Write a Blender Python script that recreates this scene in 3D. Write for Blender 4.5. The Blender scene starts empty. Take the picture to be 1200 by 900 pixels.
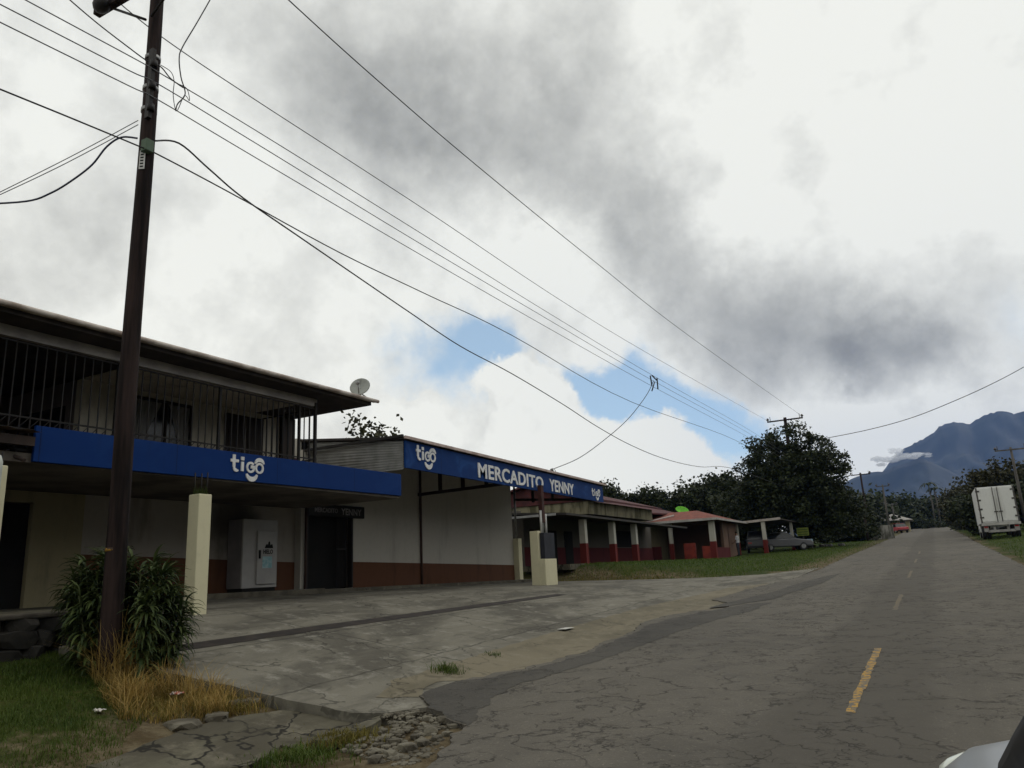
import bpy, bmesh, math, random
from mathutils import Vector, Matrix, noise
C = bpy.context.scene
COL = C.collection
R = math.radians
random.seed(7)

# ------------------------------------------------------------------ camera frame
F = 890.0
CAM = Vector((0, 0, 1.65))
_dy = Vector((1100 - 600, -(645 - 450), F)).normalized()
_dz = Vector((450 - 600, 3000 + 450, F)).normalized()
_dz = (_dz - _dz.dot(_dy) * _dy).normalized()
_dx = _dy.cross(_dz)
if _dx.x < 0: _dx = -_dx

def ray(px, py):
    c = Vector((px - 600, -(py - 450), F))
    return Vector((c.dot(_dx), c.dot(_dy), c.dot(_dz)))

def at(px, py, X=None, Y=None, Z=None, D=None):
    r = ray(px, py)
    if X is not None: t = (X - CAM.x) / r.x
    elif Y is not None: t = (Y - CAM.y) / r.y
    elif Z is not None: t = (Z - CAM.z) / r.z
    else: t = D / F
    return CAM + r * t

cam_d = bpy.data.cameras.new('camera'); cam = bpy.data.objects.new('camera', cam_d); COL.objects.link(cam)
rt = Vector((_dx.x, _dy.x, _dz.x)); up = Vector((_dx.y, _dy.y, _dz.y)); fw = Vector((_dx.z, _dy.z, _dz.z))
cam.matrix_world = Matrix(((rt.x, up.x, -fw.x, CAM.x), (rt.y, up.y, -fw.y, CAM.y), (rt.z, up.z, -fw.z, CAM.z), (0, 0, 0, 1)))
cam_d.sensor_width = 36; cam_d.lens = 36 * F / 1200; cam_d.clip_start = 0.05; cam_d.clip_end = 20000
C.camera = cam

# ------------------------------------------------------------------ helpers
def clamp(v, a=0.0, b=1.0): return max(a, min(b, v))
def sm(a, b, v):
    t = clamp((v - a) / (b - a)); return t * t * (3 - 2 * t)
def lerp(a, b, t): return a + (b - a) * t
def pl(x, pts):
    if x <= pts[0][0]: return pts[0][1]
    for (x0, y0), (x1, y1) in zip(pts, pts[1:]):
        if x <= x1: return lerp(y0, y1, (x - x0) / (x1 - x0))
    return pts[-1][1]

class MB:
    def __init__(s): s.bm = bmesh.new(); s.mi = 0
    def face(s, pts):
        f = s.bm.faces.new([s.bm.verts.new(Vector(p)) for p in pts]); f.material_index = s.mi; return f
    def hexa(s, p):   # 8 points: bottom ring 0-3, top ring 4-7
        v = [s.bm.verts.new(Vector(q)) for q in p]
        for q in ((3, 2, 1, 0), (4, 5, 6, 7), (0, 1, 5, 4), (1, 2, 6, 5), (2, 3, 7, 6), (3, 0, 4, 7)):
            f = s.bm.faces.new([v[i] for i in q]); f.material_index = s.mi
        return s
    def box(s, x0, x1, y0, y1, z0, z1):
        return s.hexa([(x0, y0, z0), (x1, y0, z0), (x1, y1, z0), (x0, y1, z0), (x0, y0, z1), (x1, y0, z1), (x1, y1, z1), (x0, y1, z1)])
    def prism(s, pts, off):
        off = Vector(off); n = len(pts)
        a = [s.bm.verts.new(Vector(p)) for p in pts]; b = [s.bm.verts.new(Vector(p) + off) for p in pts]
        fs = [s.bm.faces.new(a[::-1]), s.bm.faces.new(b)]
        for i in range(n): fs.append(s.bm.faces.new((a[i], a[(i + 1) % n], b[(i + 1) % n], b[i])))
        for f in fs: f.material_index = s.mi
        return s
    def tube(s, pts, rad, n=8, caps=True):
        pts = [Vector(p) for p in pts]
        rads = rad if isinstance(rad, (list, tuple)) else [rad] * len(pts)
        rings = []; prev = None
        for i, p in enumerate(pts):
            t = (pts[min(i + 1, len(pts) - 1)] - pts[max(i - 1, 0)]).normalized()
            if prev is None:
                a = Vector((0, 0, 1)) if abs(t.z) < 0.9 else Vector((1, 0, 0))
                u = t.cross(a).normalized()
            else:
                u = (prev - prev.dot(t) * t).normalized()
            prev = u; w = t.cross(u)
            rings.append([s.bm.verts.new(p + rads[i] * (math.cos(2 * math.pi * k / n) * u + math.sin(2 * math.pi * k / n) * w)) for k in range(n)])
        for r0, r1 in zip(rings, rings[1:]):
            for k in range(n):
                f = s.bm.faces.new((r0[k], r0[(k + 1) % n], r1[(k + 1) % n], r1[k])); f.smooth = True; f.material_index = s.mi
        if caps:
            for r_ in (rings[0][::-1], rings[-1]):
                f = s.bm.faces.new(r_); f.material_index = s.mi
        return s
    def ball(s, c, r, seg=12):
        c = Vector(c); r = Vector(r) if not isinstance(r, (int, float)) else Vector((r, r, r))
        res = bmesh.ops.create_uvsphere(s.bm, u_segments=seg, v_segments=max(6, seg // 2 + 2), radius=1)
        for v in res['verts']:
            v.co = Vector((v.co.x * r.x, v.co.y * r.y, v.co.z * r.z)) + c
            for f in v.link_faces: f.smooth = True; f.material_index = s.mi
        return s
    def grid(s, rows):
        vs = [[s.bm.verts.new(Vector(p)) for p in r_] for r_ in rows]
        for a, b in zip(vs, vs[1:]):
            for i in range(len(a) - 1):
                f = s.bm.faces.new((a[i], a[i + 1], b[i + 1], b[i])); f.material_index = s.mi
        return vs
    def build(s, name, m, parent=None, bevel=0, smooth=False):
        bmesh.ops.recalc_face_normals(s.bm, faces=s.bm.faces) if not getattr(s, 'keep', False) else None
        me = bpy.data.meshes.new(name); s.bm.to_mesh(me); s.bm.free()
        for q in (m if isinstance(m, (list, tuple)) else [m]): me.materials.append(q)
        return link(name, me, parent, bevel, smooth)

def wloc(o):
    v = Vector((0, 0, 0))
    while o: v += o.location; o = o.parent
    return v
def link(name, me, parent=None, bevel=0, smooth=False):
    o = bpy.data.objects.new(name, me); COL.objects.link(o)
    if parent:
        me.transform(Matrix.Translation(-wloc(parent))); o.parent = parent
    if smooth:
        for p in me.polygons: p.use_smooth = True
    if bevel:
        b = o.modifiers.new('bevel', 'BEVEL'); b.width = bevel; b.segments = 2; b.limit_method = 'ANGLE'; b.angle_limit = R(40)
    return o
def tag(o, label=None, cat=None, group=None, kind=None):
    if label: o['label'] = label
    if cat: o['category'] = cat
    if group: o['group'] = group
    if kind: o['kind'] = kind
    return o
def thing(name, loc, label, cat, group=None):
    o = bpy.data.objects.new(name, None); COL.objects.link(o); o.location = loc; o.empty_display_size = 0.2
    return tag(o, label, cat, group)
def copy_tree(o, parent=None):
    c = o.copy(); COL.objects.link(c); c.parent = parent
    for ch in [q for q in bpy.data.objects if q.parent == o]: copy_tree(ch, c)
    return c

# ------------------------------------------------------------------ materials
def newmat(name):
    m = bpy.data.materials.new(name); m.use_nodes = True
    nt = m.node_tree; return m, nt, nt.nodes['Principled BSDF']
def nd(nt, t, **k):
    n = nt.nodes.new(t)
    for a, v in k.items(): setattr(n, a, v)
    return n
def mixc(nt, fac, a, b, mode='MIX'):
    n = nd(nt, 'ShaderNodeMix', data_type='RGBA', blend_type=mode)
    for i, v in ((0, fac), (6, a), (7, b)):
        if hasattr(v, 'is_linked'): nt.links.new(v, n.inputs[i])
        else: n.inputs[i].default_value = v if i == 0 or len(v) == 4 else (*v, 1)
    return n.outputs[2]
def noi(nt, vec, scale, detail=4, rough=0.55, dist=0):
    n = nd(nt, 'ShaderNodeTexNoise'); n.inputs['Scale'].default_value = scale; n.inputs['Detail'].default_value = detail
    n.inputs['Roughness'].default_value = rough; n.inputs['Distortion'].default_value = dist
    if vec is not None: nt.links.new(vec, n.inputs['Vector'])
    return n
def rng(nt, v, a, b, c=0.0, d=1.0, smooth=True):
    n = nd(nt, 'ShaderNodeMapRange', interpolation_type='SMOOTHSTEP' if smooth else 'LINEAR')
    nt.links.new(v, n.inputs[0])
    for i, q in zip((1, 2, 3, 4), (a, b, c, d)): n.inputs[i].default_value = q
    return n.outputs[0]
def mth(nt, op, a, b=None):
    n = nd(nt, 'ShaderNodeMath', operation=op)
    for i, v in ((0, a), (1, b)):
        if v is None: continue
        if hasattr(v, 'is_linked'): nt.links.new(v, n.inputs[i])
        else: n.inputs[i].default_value = v
    return n.outputs[0]
def coords(nt, scale=(1, 1, 1)):
    tc = nd(nt, 'ShaderNodeTexCoord'); mp = nd(nt, 'ShaderNodeMapping'); mp.inputs['Scale'].default_value = scale
    nt.links.new(tc.outputs['Object'], mp.inputs['Vector']); return mp.outputs['Vector']
def bump(nt, p, h, strength=0.3, dist=0.02):
    b = nd(nt, 'ShaderNodeBump'); b.inputs['Strength'].default_value = strength; b.inputs['Distance'].default_value = dist
    nt.links.new(h, b.inputs['Height']); nt.links.new(b.outputs[0], p.inputs['Normal'])
MATS = {}
def M(name, c, c2=None, scale=3.0, rough=0.7, spec=0.3, bmp=0.0, bscale=30, metal=0, stretch=(1, 1, 1), lo=0.35, hi=0.65, detail=5):
    if name in MATS: return MATS[name]
    m, nt, p = newmat(name)
    p.inputs['Roughness'].default_value = rough; p.inputs['Specular IOR Level'].default_value = spec; p.inputs['Metallic'].default_value = metal
    c2 = c2 or tuple(v * 0.75 for v in c)
    v = coords(nt, stretch)
    n = noi(nt, v, scale, detail)
    nt.links.new(mixc(nt, rng(nt, n.outputs['Fac'], lo, hi), c2, c), p.inputs['Base Color'])
    if bmp: bump(nt, p, noi(nt, v, bscale, 4).outputs['Fac'], bmp)
    MATS[name] = m; return m

def asphalt(name, base, patch, cracks=1.0, strip=False):
    m, nt, p = newmat(name)
    v = coords(nt)
    big = noi(nt, v, 0.35, 5, 0.6).outputs['Fac']; mid = noi(nt, v, 2.2, 6, 0.65).outputs['Fac']; fine = noi(nt, v, 90, 3, 0.7).outputs['Fac']
    col = mixc(nt, rng(nt, big, 0.35, 0.65), patch, base)
    col = mixc(nt, rng(nt, mid, 0.3, 0.75, 0.0, 0.55), col, tuple(q * 1.3 for q in base))
    col = mixc(nt, rng(nt, fine, 0.3, 0.7, 0.0, 0.5), col, tuple(q * 0.55 for q in base))
    grit = noi(nt, v, 32, 3, 0.8).outputs['Fac']
    col = mixc(nt, rng(nt, grit, 0.58, 0.68, 0.0, 0.55), col, tuple(min(1, q * 1.9) for q in base))
    col = mixc(nt, rng(nt, grit, 0.30, 0.40, 0.6, 0.0), col, tuple(q * 0.4 for q in base))
    stain = noi(nt, v, 0.9, 5, 0.7, 1.0).outputs['Fac']
    col = mixc(nt, rng(nt, stain, 0.60, 0.70, 0.0, 0.55), col, tuple(q * 0.5 for q in base))
    if strip:   # wheel and patch bands running along the road
        sep = nd(nt, 'ShaderNodeSeparateXYZ'); nt.links.new(v, sep.inputs[0])
        wob = mth(nt, 'ADD', sep.outputs[0], rng(nt, noi(nt, v, 0.5, 3).outputs['Fac'], 0.2, 0.8, -0.25, 0.25, False))
        band = mth(nt, 'MULTIPLY', rng(nt, wob, -1.75, -1.45), rng(nt, wob, -0.35, -0.05, 1.0, 0.0))
        col = mixc(nt, mth(nt, 'MULTIPLY', band, 0.7), col, tuple(q * 0.62 for q in base))
        streak = noi(nt, coords(nt, (1.6, 0.06, 1)), 2.0, 4).outputs['Fac']
        col = mixc(nt, rng(nt, streak, 0.45, 0.75, 0.0, 0.5), col, tuple(q * 0.72 for q in base))
    dn = noi(nt, v, 1.3, 5, 0.6)
    wv = nd(nt, 'ShaderNodeVectorMath', operation='MULTIPLY_ADD'); nt.links.new(dn.outputs['Color'], wv.inputs[0]); wv.inputs[1].default_value = (1.2, 1.2, 1.2); nt.links.new(v, wv.inputs[2])
    tot = None
    for sc, wd, lo, hi in ((0.75, 0.017, 0.42, 0.53), (2.1, 0.030, 0.50, 0.57), (4.6, 0.05, 0.53, 0.60)):
        vo = nd(nt, 'ShaderNodeTexVoronoi', feature='DISTANCE_TO_EDGE'); vo.inputs['Scale'].default_value = sc; nt.links.new(wv.outputs[0], vo.inputs['Vector'])
        k = rng(nt, vo.outputs['Distance'], wd * 0.3, wd, 1.0, 0.0)
        k = mth(nt, 'MULTIPLY', k, rng(nt, noi(nt, v, 0.45 * sc, 3).outputs['Fac'], lo, hi))
        k = mth(nt, 'MULTIPLY', k, rng(nt, noi(nt, v, 5, 4).outputs['Fac'], 0.36, 0.56, 0.1, 1.0))
        tot = k if tot is None else mth(nt, 'MAXIMUM', tot, k)
    col = mixc(nt, mth(nt, 'MULTIPLY', tot, 0.85 * cracks), col, (0.014, 0.012, 0.010))
    nt.links.new(col, p.inputs['Base Color'])
    p.inputs['Roughness'].default_value = 0.9; p.inputs['Specular IOR Level'].default_value = 0.2
    h = mth(nt, 'SUBTRACT', mth(nt, 'ADD', mth(nt, 'MULTIPLY', fine, 0.5), mid), mth(nt, 'MULTIPLY', tot, 2.0))
    bump(nt, p, h, 0.5, 0.012)
    return m

def concrete(name, base, dark, light, cracks=0.6, csc=0.55, joints=False):
    m, nt, p = newmat(name)
    v = coords(nt)
    a = noi(nt, coords(nt, (1.0, 0.45, 1)), 0.8, 6, 0.62, 0.6).outputs['Fac']; b = noi(nt, v, 3.0, 6, 0.7).outputs['Fac']; f = noi(nt, v, 45, 4, 0.7).outputs['Fac']
    col = mixc(nt, rng(nt, a, 0.38, 0.62), dark, base)
    col = mixc(nt, rng(nt, b, 0.5, 0.70, 0, 0.8), col, light)
    col = mixc(nt, rng(nt, noi(nt, v, 1.7, 5, 0.7, 1.5).outputs['Fac'], 0.56, 0.66, 0, 0.6), col, tuple(q * 0.6 for q in dark))
    col = mixc(nt, rng(nt, f, 0.3, 0.7, 0, 0.4), col, tuple(q * 0.6 for q in base))
    dn = noi(nt, v, 1.1, 4, 0.6)
    wv = nd(nt, 'ShaderNodeVectorMath', operation='MULTIPLY_ADD'); nt.links.new(dn.outputs['Color'], wv.inputs[0]); wv.inputs[1].default_value = (1.2, 1.2, 1.2); nt.links.new(v, wv.inputs[2])
    vo = nd(nt, 'ShaderNodeTexVoronoi', feature='DISTANCE_TO_EDGE'); vo.inputs['Scale'].default_value = csc; nt.links.new(wv.outputs[0], vo.inputs['Vector'])
    k = mth(nt, 'MULTIPLY', rng(nt, vo.outputs['Distance'], 0.004 * (3 if csc > 1 else 1), 0.014 * (3 if csc > 1 else 1), 1.0, 0.0), rng(nt, noi(nt, v, 0.5 if csc < 1 else 1.5, 3).outputs['Fac'], 0.42 if csc < 1 else .3, 0.55 if csc < 1 else .45))
    if joints:
        sp = nd(nt, 'ShaderNodeSeparateXYZ'); nt.links.new(v, sp.inputs[0])
        wb = rng(nt, noi(nt, v, 2.5, 4).outputs['Fac'], 0.2, 0.8, -0.05, 0.05, False)
        for ax, per, ph in ((0, 2.05, 0.32), (1, 3.4, 0.1)):
            q = mth(nt, 'ADD', mth(nt, 'ADD', mth(nt, 'DIVIDE', sp.outputs[ax], per), ph), mth(nt, 'DIVIDE', wb, per))
            fr = mth(nt, 'FRACT', q); d_ = mth(nt, 'MINIMUM', fr, mth(nt, 'SUBTRACT', 1.0, fr))
            k = mth(nt, 'MAXIMUM', k, mth(nt, 'MULTIPLY', rng(nt, d_, 0.012 / per, 0.03 / per, 1.0, 0.0), rng(nt, b, 0.3, 0.6, 0.35, 1.0)))
    col = mixc(nt, mth(nt, 'MULTIPLY', k, cracks), col, (0.02, 0.018, 0.014))
    nt.links.new(col, p.inputs['Base Color']); p.inputs['Roughness'].default_value = 0.9; p.inputs['Specular IOR Level'].default_value = 0.2
    bump(nt, p, mth(nt, 'ADD', b, mth(nt, 'MULTIPLY', f, 0.4)), 0.4, 0.012)
    return m

def leafmat(name, c1, c2, c3=None, scale=0.5, trans=0.25):
    m, nt, p = newmat(name)
    v = coords(nt)
    col = mixc(nt, rng(nt, noi(nt, v, scale, 4, 0.6).outputs['Fac'], 0.35, 0.65), c1, c2)
    geo = nd(nt, 'ShaderNodeNewGeometry')
    col = mixc(nt, rng(nt, geo.outputs['Random Per Island'], 0, 1, 0, 0.6), col, c3 or tuple(q * 1.5 for q in c2))
    nt.links.new(col, p.inputs['Base Color']); p.inputs['Roughness'].default_value = 0.6; p.inputs['Specular IOR Level'].default_value = 0.25
    tr = nd(nt, 'ShaderNodeBsdfTranslucent'); nt.links.new(col, tr.inputs[0])
    mx = nd(nt, 'ShaderNodeMixShader'); mx.inputs[0].default_value = trans
    nt.links.new(p.outputs[0], mx.inputs[1]); nt.links.new(tr.outputs[0], mx.inputs[2]); nt.links.new(mx.outputs[0], nt.nodes['Material Output'].inputs[0])
    return m

def wallmat(name, c, grime=(0.10, 0.085, 0.065), lo=0.5, hi=0.75, amt=0.6):
    m, nt, p = newmat(name)
    v = coords(nt)
    n1 = noi(nt, coords(nt, (1, 1, 0.25)), 1.6, 6, 0.65).outputs['Fac']; n2 = noi(nt, v, 6, 5, 0.7).outputs['Fac']
    col = mixc(nt, rng(nt, n1, lo, hi, 0, amt), c, grime)
    col = mixc(nt, rng(nt, n2, 0.45, 0.8, 0, 0.25), col, tuple(q * 0.6 for q in c))
    nt.links.new(col, p.inputs['Base Color']); p.inputs['Roughness'].default_value = 0.85; p.inputs['Specular IOR Level'].default_value = 0.2
    bump(nt, p, noi(nt, v, 25, 4).outputs['Fac'], 0.15, 0.01)
    return m

m_asph = asphalt('road asphalt', (0.124, 0.112, 0.093), (0.084, 0.077, 0.066), 0.75, True)
m_asph2 = asphalt('patch asphalt', (0.078, 0.072, 0.062), (0.052, 0.048, 0.043), 0.5)
m_conc = concrete('apron concrete', (0.185, 0.172, 0.138), (0.085, 0.078, 0.063), (0.28, 0.265, 0.225), joints=True)
m_conc2 = concrete('old pavement concrete', (0.13, 0.12, 0.085), (0.07, 0.062, 0.045), (0.18, 0.16, 0.12), 1.0, 1.5)
m_dirtconc = concrete('dusty margin', (0.19, 0.165, 0.115), (0.12, 0.105, 0.072), (0.23, 0.205, 0.15), 0.5)
m_wet = M('damp channel grime', (0.036, 0.028, 0.023), (0.02, 0.016, 0.014), 4, 0.8)
m_white = wallmat('off-white wall paint', (0.45, 0.425, 0.38), (0.2, 0.18, 0.15), .52, .8, .45)
m_white2 = wallmat('upper storey paint', (0.56, 0.51, 0.42))
m_cream = wallmat('cream wall paint', (0.27, 0.235, 0.145), amt=0.7)
m_brown = wallmat('brown dado paint', (0.112, 0.049, 0.026), (0.04, 0.022, 0.013))
m_ccol = wallmat('cream column paint', (0.62, 0.58, 0.40), (0.28, 0.25, 0.15), 0.55, 0.8, 0.5)
m_red = wallmat('red paint', (0.125, 0.020, 0.017), (0.08, 0.012, 0.01))
m_redw = wallmat('maroon dado paint', (0.085, 0.016, 0.018), (0.03, 0.01, 0.01))
m_blue = M('blue sign face', (0.003, 0.030, 0.150), (0.002, 0.024, 0.118), 0.9, 0.7, 0.08)
m_letter = M('white vinyl lettering', (0.72, 0.72, 0.72), (0.6, 0.6, 0.6), 8, 0.6)
m_zinc = M('zinc sheet', (0.30, 0.30, 0.29), (0.20, 0.20, 0.19), 2, 0.55, 0.4, 0, metal=0.3)
m_zedge = M('pale roof edge', (0.56, 0.50, 0.45), (0.30, 0.24, 0.20), 3, 0.7)
m_soffit = M('dark soffit boards', (0.055, 0.045, 0.04), (0.035, 0.03, 0.027), 3, 0.85)
m_beamg = M('grey painted beam', (0.40, 0.37, 0.36), (0.28, 0.26, 0.26), 2, 0.85)
m_iron = M('dark wrought iron', (0.009, 0.008, 0.008), (0.015, 0.011, 0.009), 6, 0.6)
m_rustred = M('red oxide steel', (0.06, 0.018, 0.014), (0.03, 0.012, 0.01), 4, 0.7)
m_black = M('black interior', (0.008, 0.008, 0.008), (0.012, 0.011, 0.010), 2, 0.9)
m_dkwood = M('dark wood', (0.035, 0.022, 0.017), (0.02, 0.013, 0.011), 5, 0.7, stretch=(1, 1, 0.2))
m_glass = M('dark window glass', (0.012, 0.013, 0.015), (0.008, 0.009, 0.01), 1, 0.12, 0.5)
m_curt = M('grey curtain cloth', (0.26, 0.25, 0.24), (0.15, 0.145, 0.14), 14, 0.9, stretch=(1, 1, 0.05))
m_pole = M('creosoted pole wood', (0.034, 0.022, 0.020), (0.007, 0.005, 0.005), 9, 0.85, 0.15, 0.9, 22, stretch=(1, 1, 0.08))
m_polelt = M('weathered pole wood', (0.11, 0.10, 0.09), (0.06, 0.055, 0.05), 5, 0.85, stretch=(1, 1, 0.1))
m_wire = M('cable sheath', (0.03, 0.03, 0.032), (0.02, 0.02, 0.02), 3, 0.5)
m_wire2 = M('bare aluminium cable', (0.16, 0.16, 0.17), (0.10, 0.10, 0.11), 3, 0.5)
m_ceram = M('brown porcelain', (0.03, 0.018, 0.014), (0.02, 0.013, 0.01), 3, 0.3, 0.5)
m_galv = M('galvanised metal', (0.25, 0.25, 0.25), (0.18, 0.18, 0.18), 4, 0.45, 0.5, metal=0.6)
m_fridge = M('white enamel', (0.36, 0.345, 0.335), (0.31, 0.30, 0.29), 2, 0.45, 0.4)  # freezer white lowered so the colour holds the shade under the canopy
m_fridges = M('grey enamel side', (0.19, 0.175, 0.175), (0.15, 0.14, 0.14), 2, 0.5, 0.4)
m_tile = M('red roof sheet', (0.20, 0.052, 0.030), (0.12, 0.035, 0.024), 2.5, 0.8)
m_maroon = M('maroon roof sheet', (0.085, 0.022, 0.022), (0.05, 0.015, 0.016), 2.5, 0.8)
m_stone = M('dark field stone', (0.034, 0.031, 0.027), (0.018, 0.017, 0.015), 3.2, 0.9, 0.2, 0.9, 6)
m_rock = M('pale rubble', (0.17, 0.155, 0.12), (0.075, 0.066, 0.05), 5, 0.9, 0.2, 0.5, 18)
m_truckw = wallmat('white truck panel', (0.60, 0.60, 0.58), (0.22, 0.20, 0.17), .48, .75, .5)
m_rubber = M('tyre rubber', (0.014, 0.014, 0.014), (0.02, 0.019, 0.018), 5, 0.85)
m_rail = M('dirty chassis steel', (0.10, 0.095, 0.09), (0.05, 0.045, 0.04), 5, 0.7)
m_lampred = M('red lamp lens', (0.30, 0.015, 0.012), None, 3, 0.2, 0.5)
m_lampamb = M('amber lamp lens', (0.45, 0.12, 0.02), None, 3, 0.2, 0.5)
m_carsil = M('silver car paint', (0.13, 0.13, 0.14), (0.11, 0.11, 0.12), 1, 0.3, 0.5, metal=0.4)
m_carhood = M('grey car paint', (0.30, 0.31, 0.32), (0.27, 0.28, 0.29), 1, 0.3, 0.5, metal=0.3)
m_carred = M('red car paint', (0.32, 0.02, 0.03), (0.26, 0.016, 0.025), 1, 0.3, 0.5)
m_cardk = M('dark car paint', (0.035, 0.035, 0.042), (0.03, 0.03, 0.035), 1, 0.3, 0.5)
m_blackpl = M('black trim plastic', (0.012, 0.012, 0.014), (0.016, 0.015, 0.017), 4, 0.6)
m_lens = M('clear lamp lens', (0.75, 0.78, 0.70), (0.65, 0.68, 0.6), 3, 0.1, 0.6)
m_bark = M('bark', (0.045, 0.037, 0.03), (0.022, 0.018, 0.015), 4, 0.9, 0.2, 0.6, 20, stretch=(1, 1, 0.3))

# ------------------------------------------------------------------ terrain
SL = 0.0335
def rz(y):
    if y > 200: return SL * 200 - 0.004 * min(y - 200, 3000)
    return SL * max(y, -80)
def yard(x, y):
    t = sm(0, 1, (-5.6 - x) / 8.4)
    base = rz(y) - 0.03
    top = max(1.80, base) if y < 70 else lerp(max(1.80, base), base, sm(70, 90, y))
    return lerp(base, top, t)
def apron_z(x, y):
    zr = rz(y) - 0.025
    zs = pl(y, [(10, 1.22), (23.5, 1.15), (31.5, rz(31.5) + 0.02)])
    if x > -5.6: return zr
    if x > -11.2: return lerp(zr, zs, (-5.6 - x) / 5.6)
    return zs + (-11.2 - x) / 4 * pl(y, [(12, 0.2), (28, 0.12), (31.5, 0.05)])
def gz(x, y):
    if x > 2.5:
        return rz(y) - 0.03 + 0.16 * sm(2.5, 6.5, x) + (0.05 * noise.noise((x * 0.4, y * 0.4, 3)) if x > 3.2 else 0)
    if x > -5.6: return rz(y) - 0.05
    ax = max(x, -15.4)
    low = apron_z(ax, max(y, 0)) - 0.13 if y > -2 else apron_z(ax, 0) - 0.13 + (rz(y) - rz(0))
    z = lerp(low, yard(x, y), sm(31.2, 33.6, y))
    if y < 6.2: z += 0.04 * noise.noise((x * 0.7, y * 0.7, 1)) * sm(0, 1.0, -5.6 - x)
    if x < -16.5 or y > 34: z += 0.12 * noise.noise((x * 0.15, y * 0.15, 5)) * sm(0, 3, -8 - x) * (1 if y > 60 else 0.2)
    return z

def frange(a, b, st):
    n = int(round(abs(b - a) / st)); return [a + (b - a) * i / n for i in range(n + 1)]
xs = [-2500, -1200, -600, -300, -180, -120, -80, -60, -45, -35, -28, -24] + frange(-21, -5.6, 0.4) + [-4.5, -3, -1, 1, 2.5] + frange(2.9, 10, 0.5) + [12, 15, 20, 28, 40, 60, 100, 180, 300, 600, 1200, 2500]
ys = [-300, -150, -80, -50, -30, -15] + frange(-6, 40, 0.4) + frange(41, 90, 1.0) + frange(93, 200, 5) + [201, 210, 230, 260, 300, 400, 600, 1000, 1600, 2500, 3200, 4500]
g = MB(); g.grid([[(x, y, gz(x, y)) for x in xs] for y in ys])
def groundmat():
    m, nt, p = newmat('grassy ground')
    v = coords(nt); sep = nd(nt, 'ShaderNodeSeparateXYZ'); nt.links.new(v, sep.inputs[0])
    n1 = noi(nt, v, 0.6, 6, 0.65).outputs['Fac']; n2 = noi(nt, v, 5, 5, 0.7).outputs['Fac']; n3 = noi(nt, v, 40, 4, 0.7).outputs['Fac']
    gcol = mixc(nt, rng(nt, n1, 0.35, 0.65), (0.020, 0.038, 0.006), (0.050, 0.066, 0.013))
    gcol = mixc(nt, rng(nt, n2, 0.45, 0.70, 0, 0.7), gcol, (0.080, 0.066, 0.026))
    gcol = mixc(nt, rng(nt, n3, 0.3, 0.7, 0, 0.5), gcol, (0.018, 0.028, 0.005))
    dirt = mixc(nt, rng(nt, n2, 0.35, 0.7), (0.085, 0.062, 0.034), (0.16, 0.13, 0.08))
    w = mth(nt, 'ADD', sep.outputs[0], rng(nt, n1, 0.25, 0.75, -1.2, 1.2, False))
    w = mth(nt, 'ADD', w, rng(nt, n2, 0.2, 0.8, -0.6, 0.6, False))
    wl_ = mth(nt, 'SUBTRACT', w, rng(nt, sep.outputs[1], 14, 32, -.55, .7))
    left = mth(nt, 'MULTIPLY', mth(nt, 'MULTIPLY', rng(nt, wl_, -7.1, -6.0), rng(nt, sep.outputs[1], 36, 50, 1.0, .6)), rng(nt, w, 0, 0.5, 1, 0))
    right = mth(nt, 'MULTIPLY', rng(nt, w, 2.2, 3.0, 1, 0), rng(nt, w, 0, 0.5))
    # dry bank foot beside the apron end
    yb = mth(nt, 'ADD', sep.outputs[1], rng(nt, n1, 0.25, 0.75, -1.0, 1.0, False))
    bank = mth(nt, 'MULTIPLY', mth(nt, 'MULTIPLY', rng(nt, yb, 30, 31), rng(nt, yb, 32, 33.2, 1, 0)), rng(nt, sep.outputs[0], -10, -7, 1.0, 0.3))
    d = mth(nt, 'MAXIMUM', mth(nt, 'MAXIMUM', left, right), bank)
    col = mixc(nt, d, gcol, dirt)
    nt.links.new(col, p.inputs['Base Color']); p.inputs['Roughness'].default_value = 0.95; p.inputs['Specular IOR Level'].default_value = 0.1
    bump(nt, p, mth(nt, 'ADD', n2, mth(nt, 'MULTIPLY', n3, 0.6)), 0.7, 0.05)
    return m
tag(g.build('ground', groundmat(), smooth=True), kind='structure')

# ------------------------------------------------------------------ road
def rp(px, py, off=0.0):
    r_ = ray(px, py); t = (-CAM.z + off) / (r_.z - SL * r_.y); return CAM + r_ * t
edge_px = [(500, 905), (528, 868), (538, 853), (520, 838), (496, 822), (490, 813), (505, 800), (520, 793), (560, 794), (585, 788), (612, 784), (640, 776), (668, 768), (690, 763), (706, 752), (726, 747), (744, 738), (752, 730), (778, 722), (812, 716), (852, 712)]
edge = [(-3.3, -60.0), (-3.6, 2.0)] + [(rp(*p).x, rp(*p).y) for p in edge_px] + [(-4.75, 19.6), (-5.35, 20.5), (-5.2, 24), (-4.6, 28), (-4.35, 34), (-4.45, 45), (-4.4, 70), (-4.5, 110), (-4.6, 200.0)]
def jag(e, amp, step):
    out = []
    for (x0, y0), (x1, y1) in zip(e, e[1:]):
        L = math.hypot(x1 - x0, y1 - y0); n = max(1, min(120, int(L / step)))
        for i in range(n):
            t = i / n; x = lerp(x0, x1, t); y = lerp(y0, y1, t); k = amp * (1 if y < 40 else 1.8)
            out.append((x + k * (noise.noise((x * 3.1, y * 3.1, 9)) + 0.6 * noise.noise((x * 9, y * 9, 2))), y + k * 0.7 * noise.noise((x * 3.3, y * 3.3, 4))))
    out.append(e[-1]); return out
le = jag(edge, 0.10, 0.08)
redge = jag([(2.35, -60.0), (2.4, 30), (2.35, 60), (2.45, 100), (2.5, 200)], 0.1, 0.6)
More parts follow.
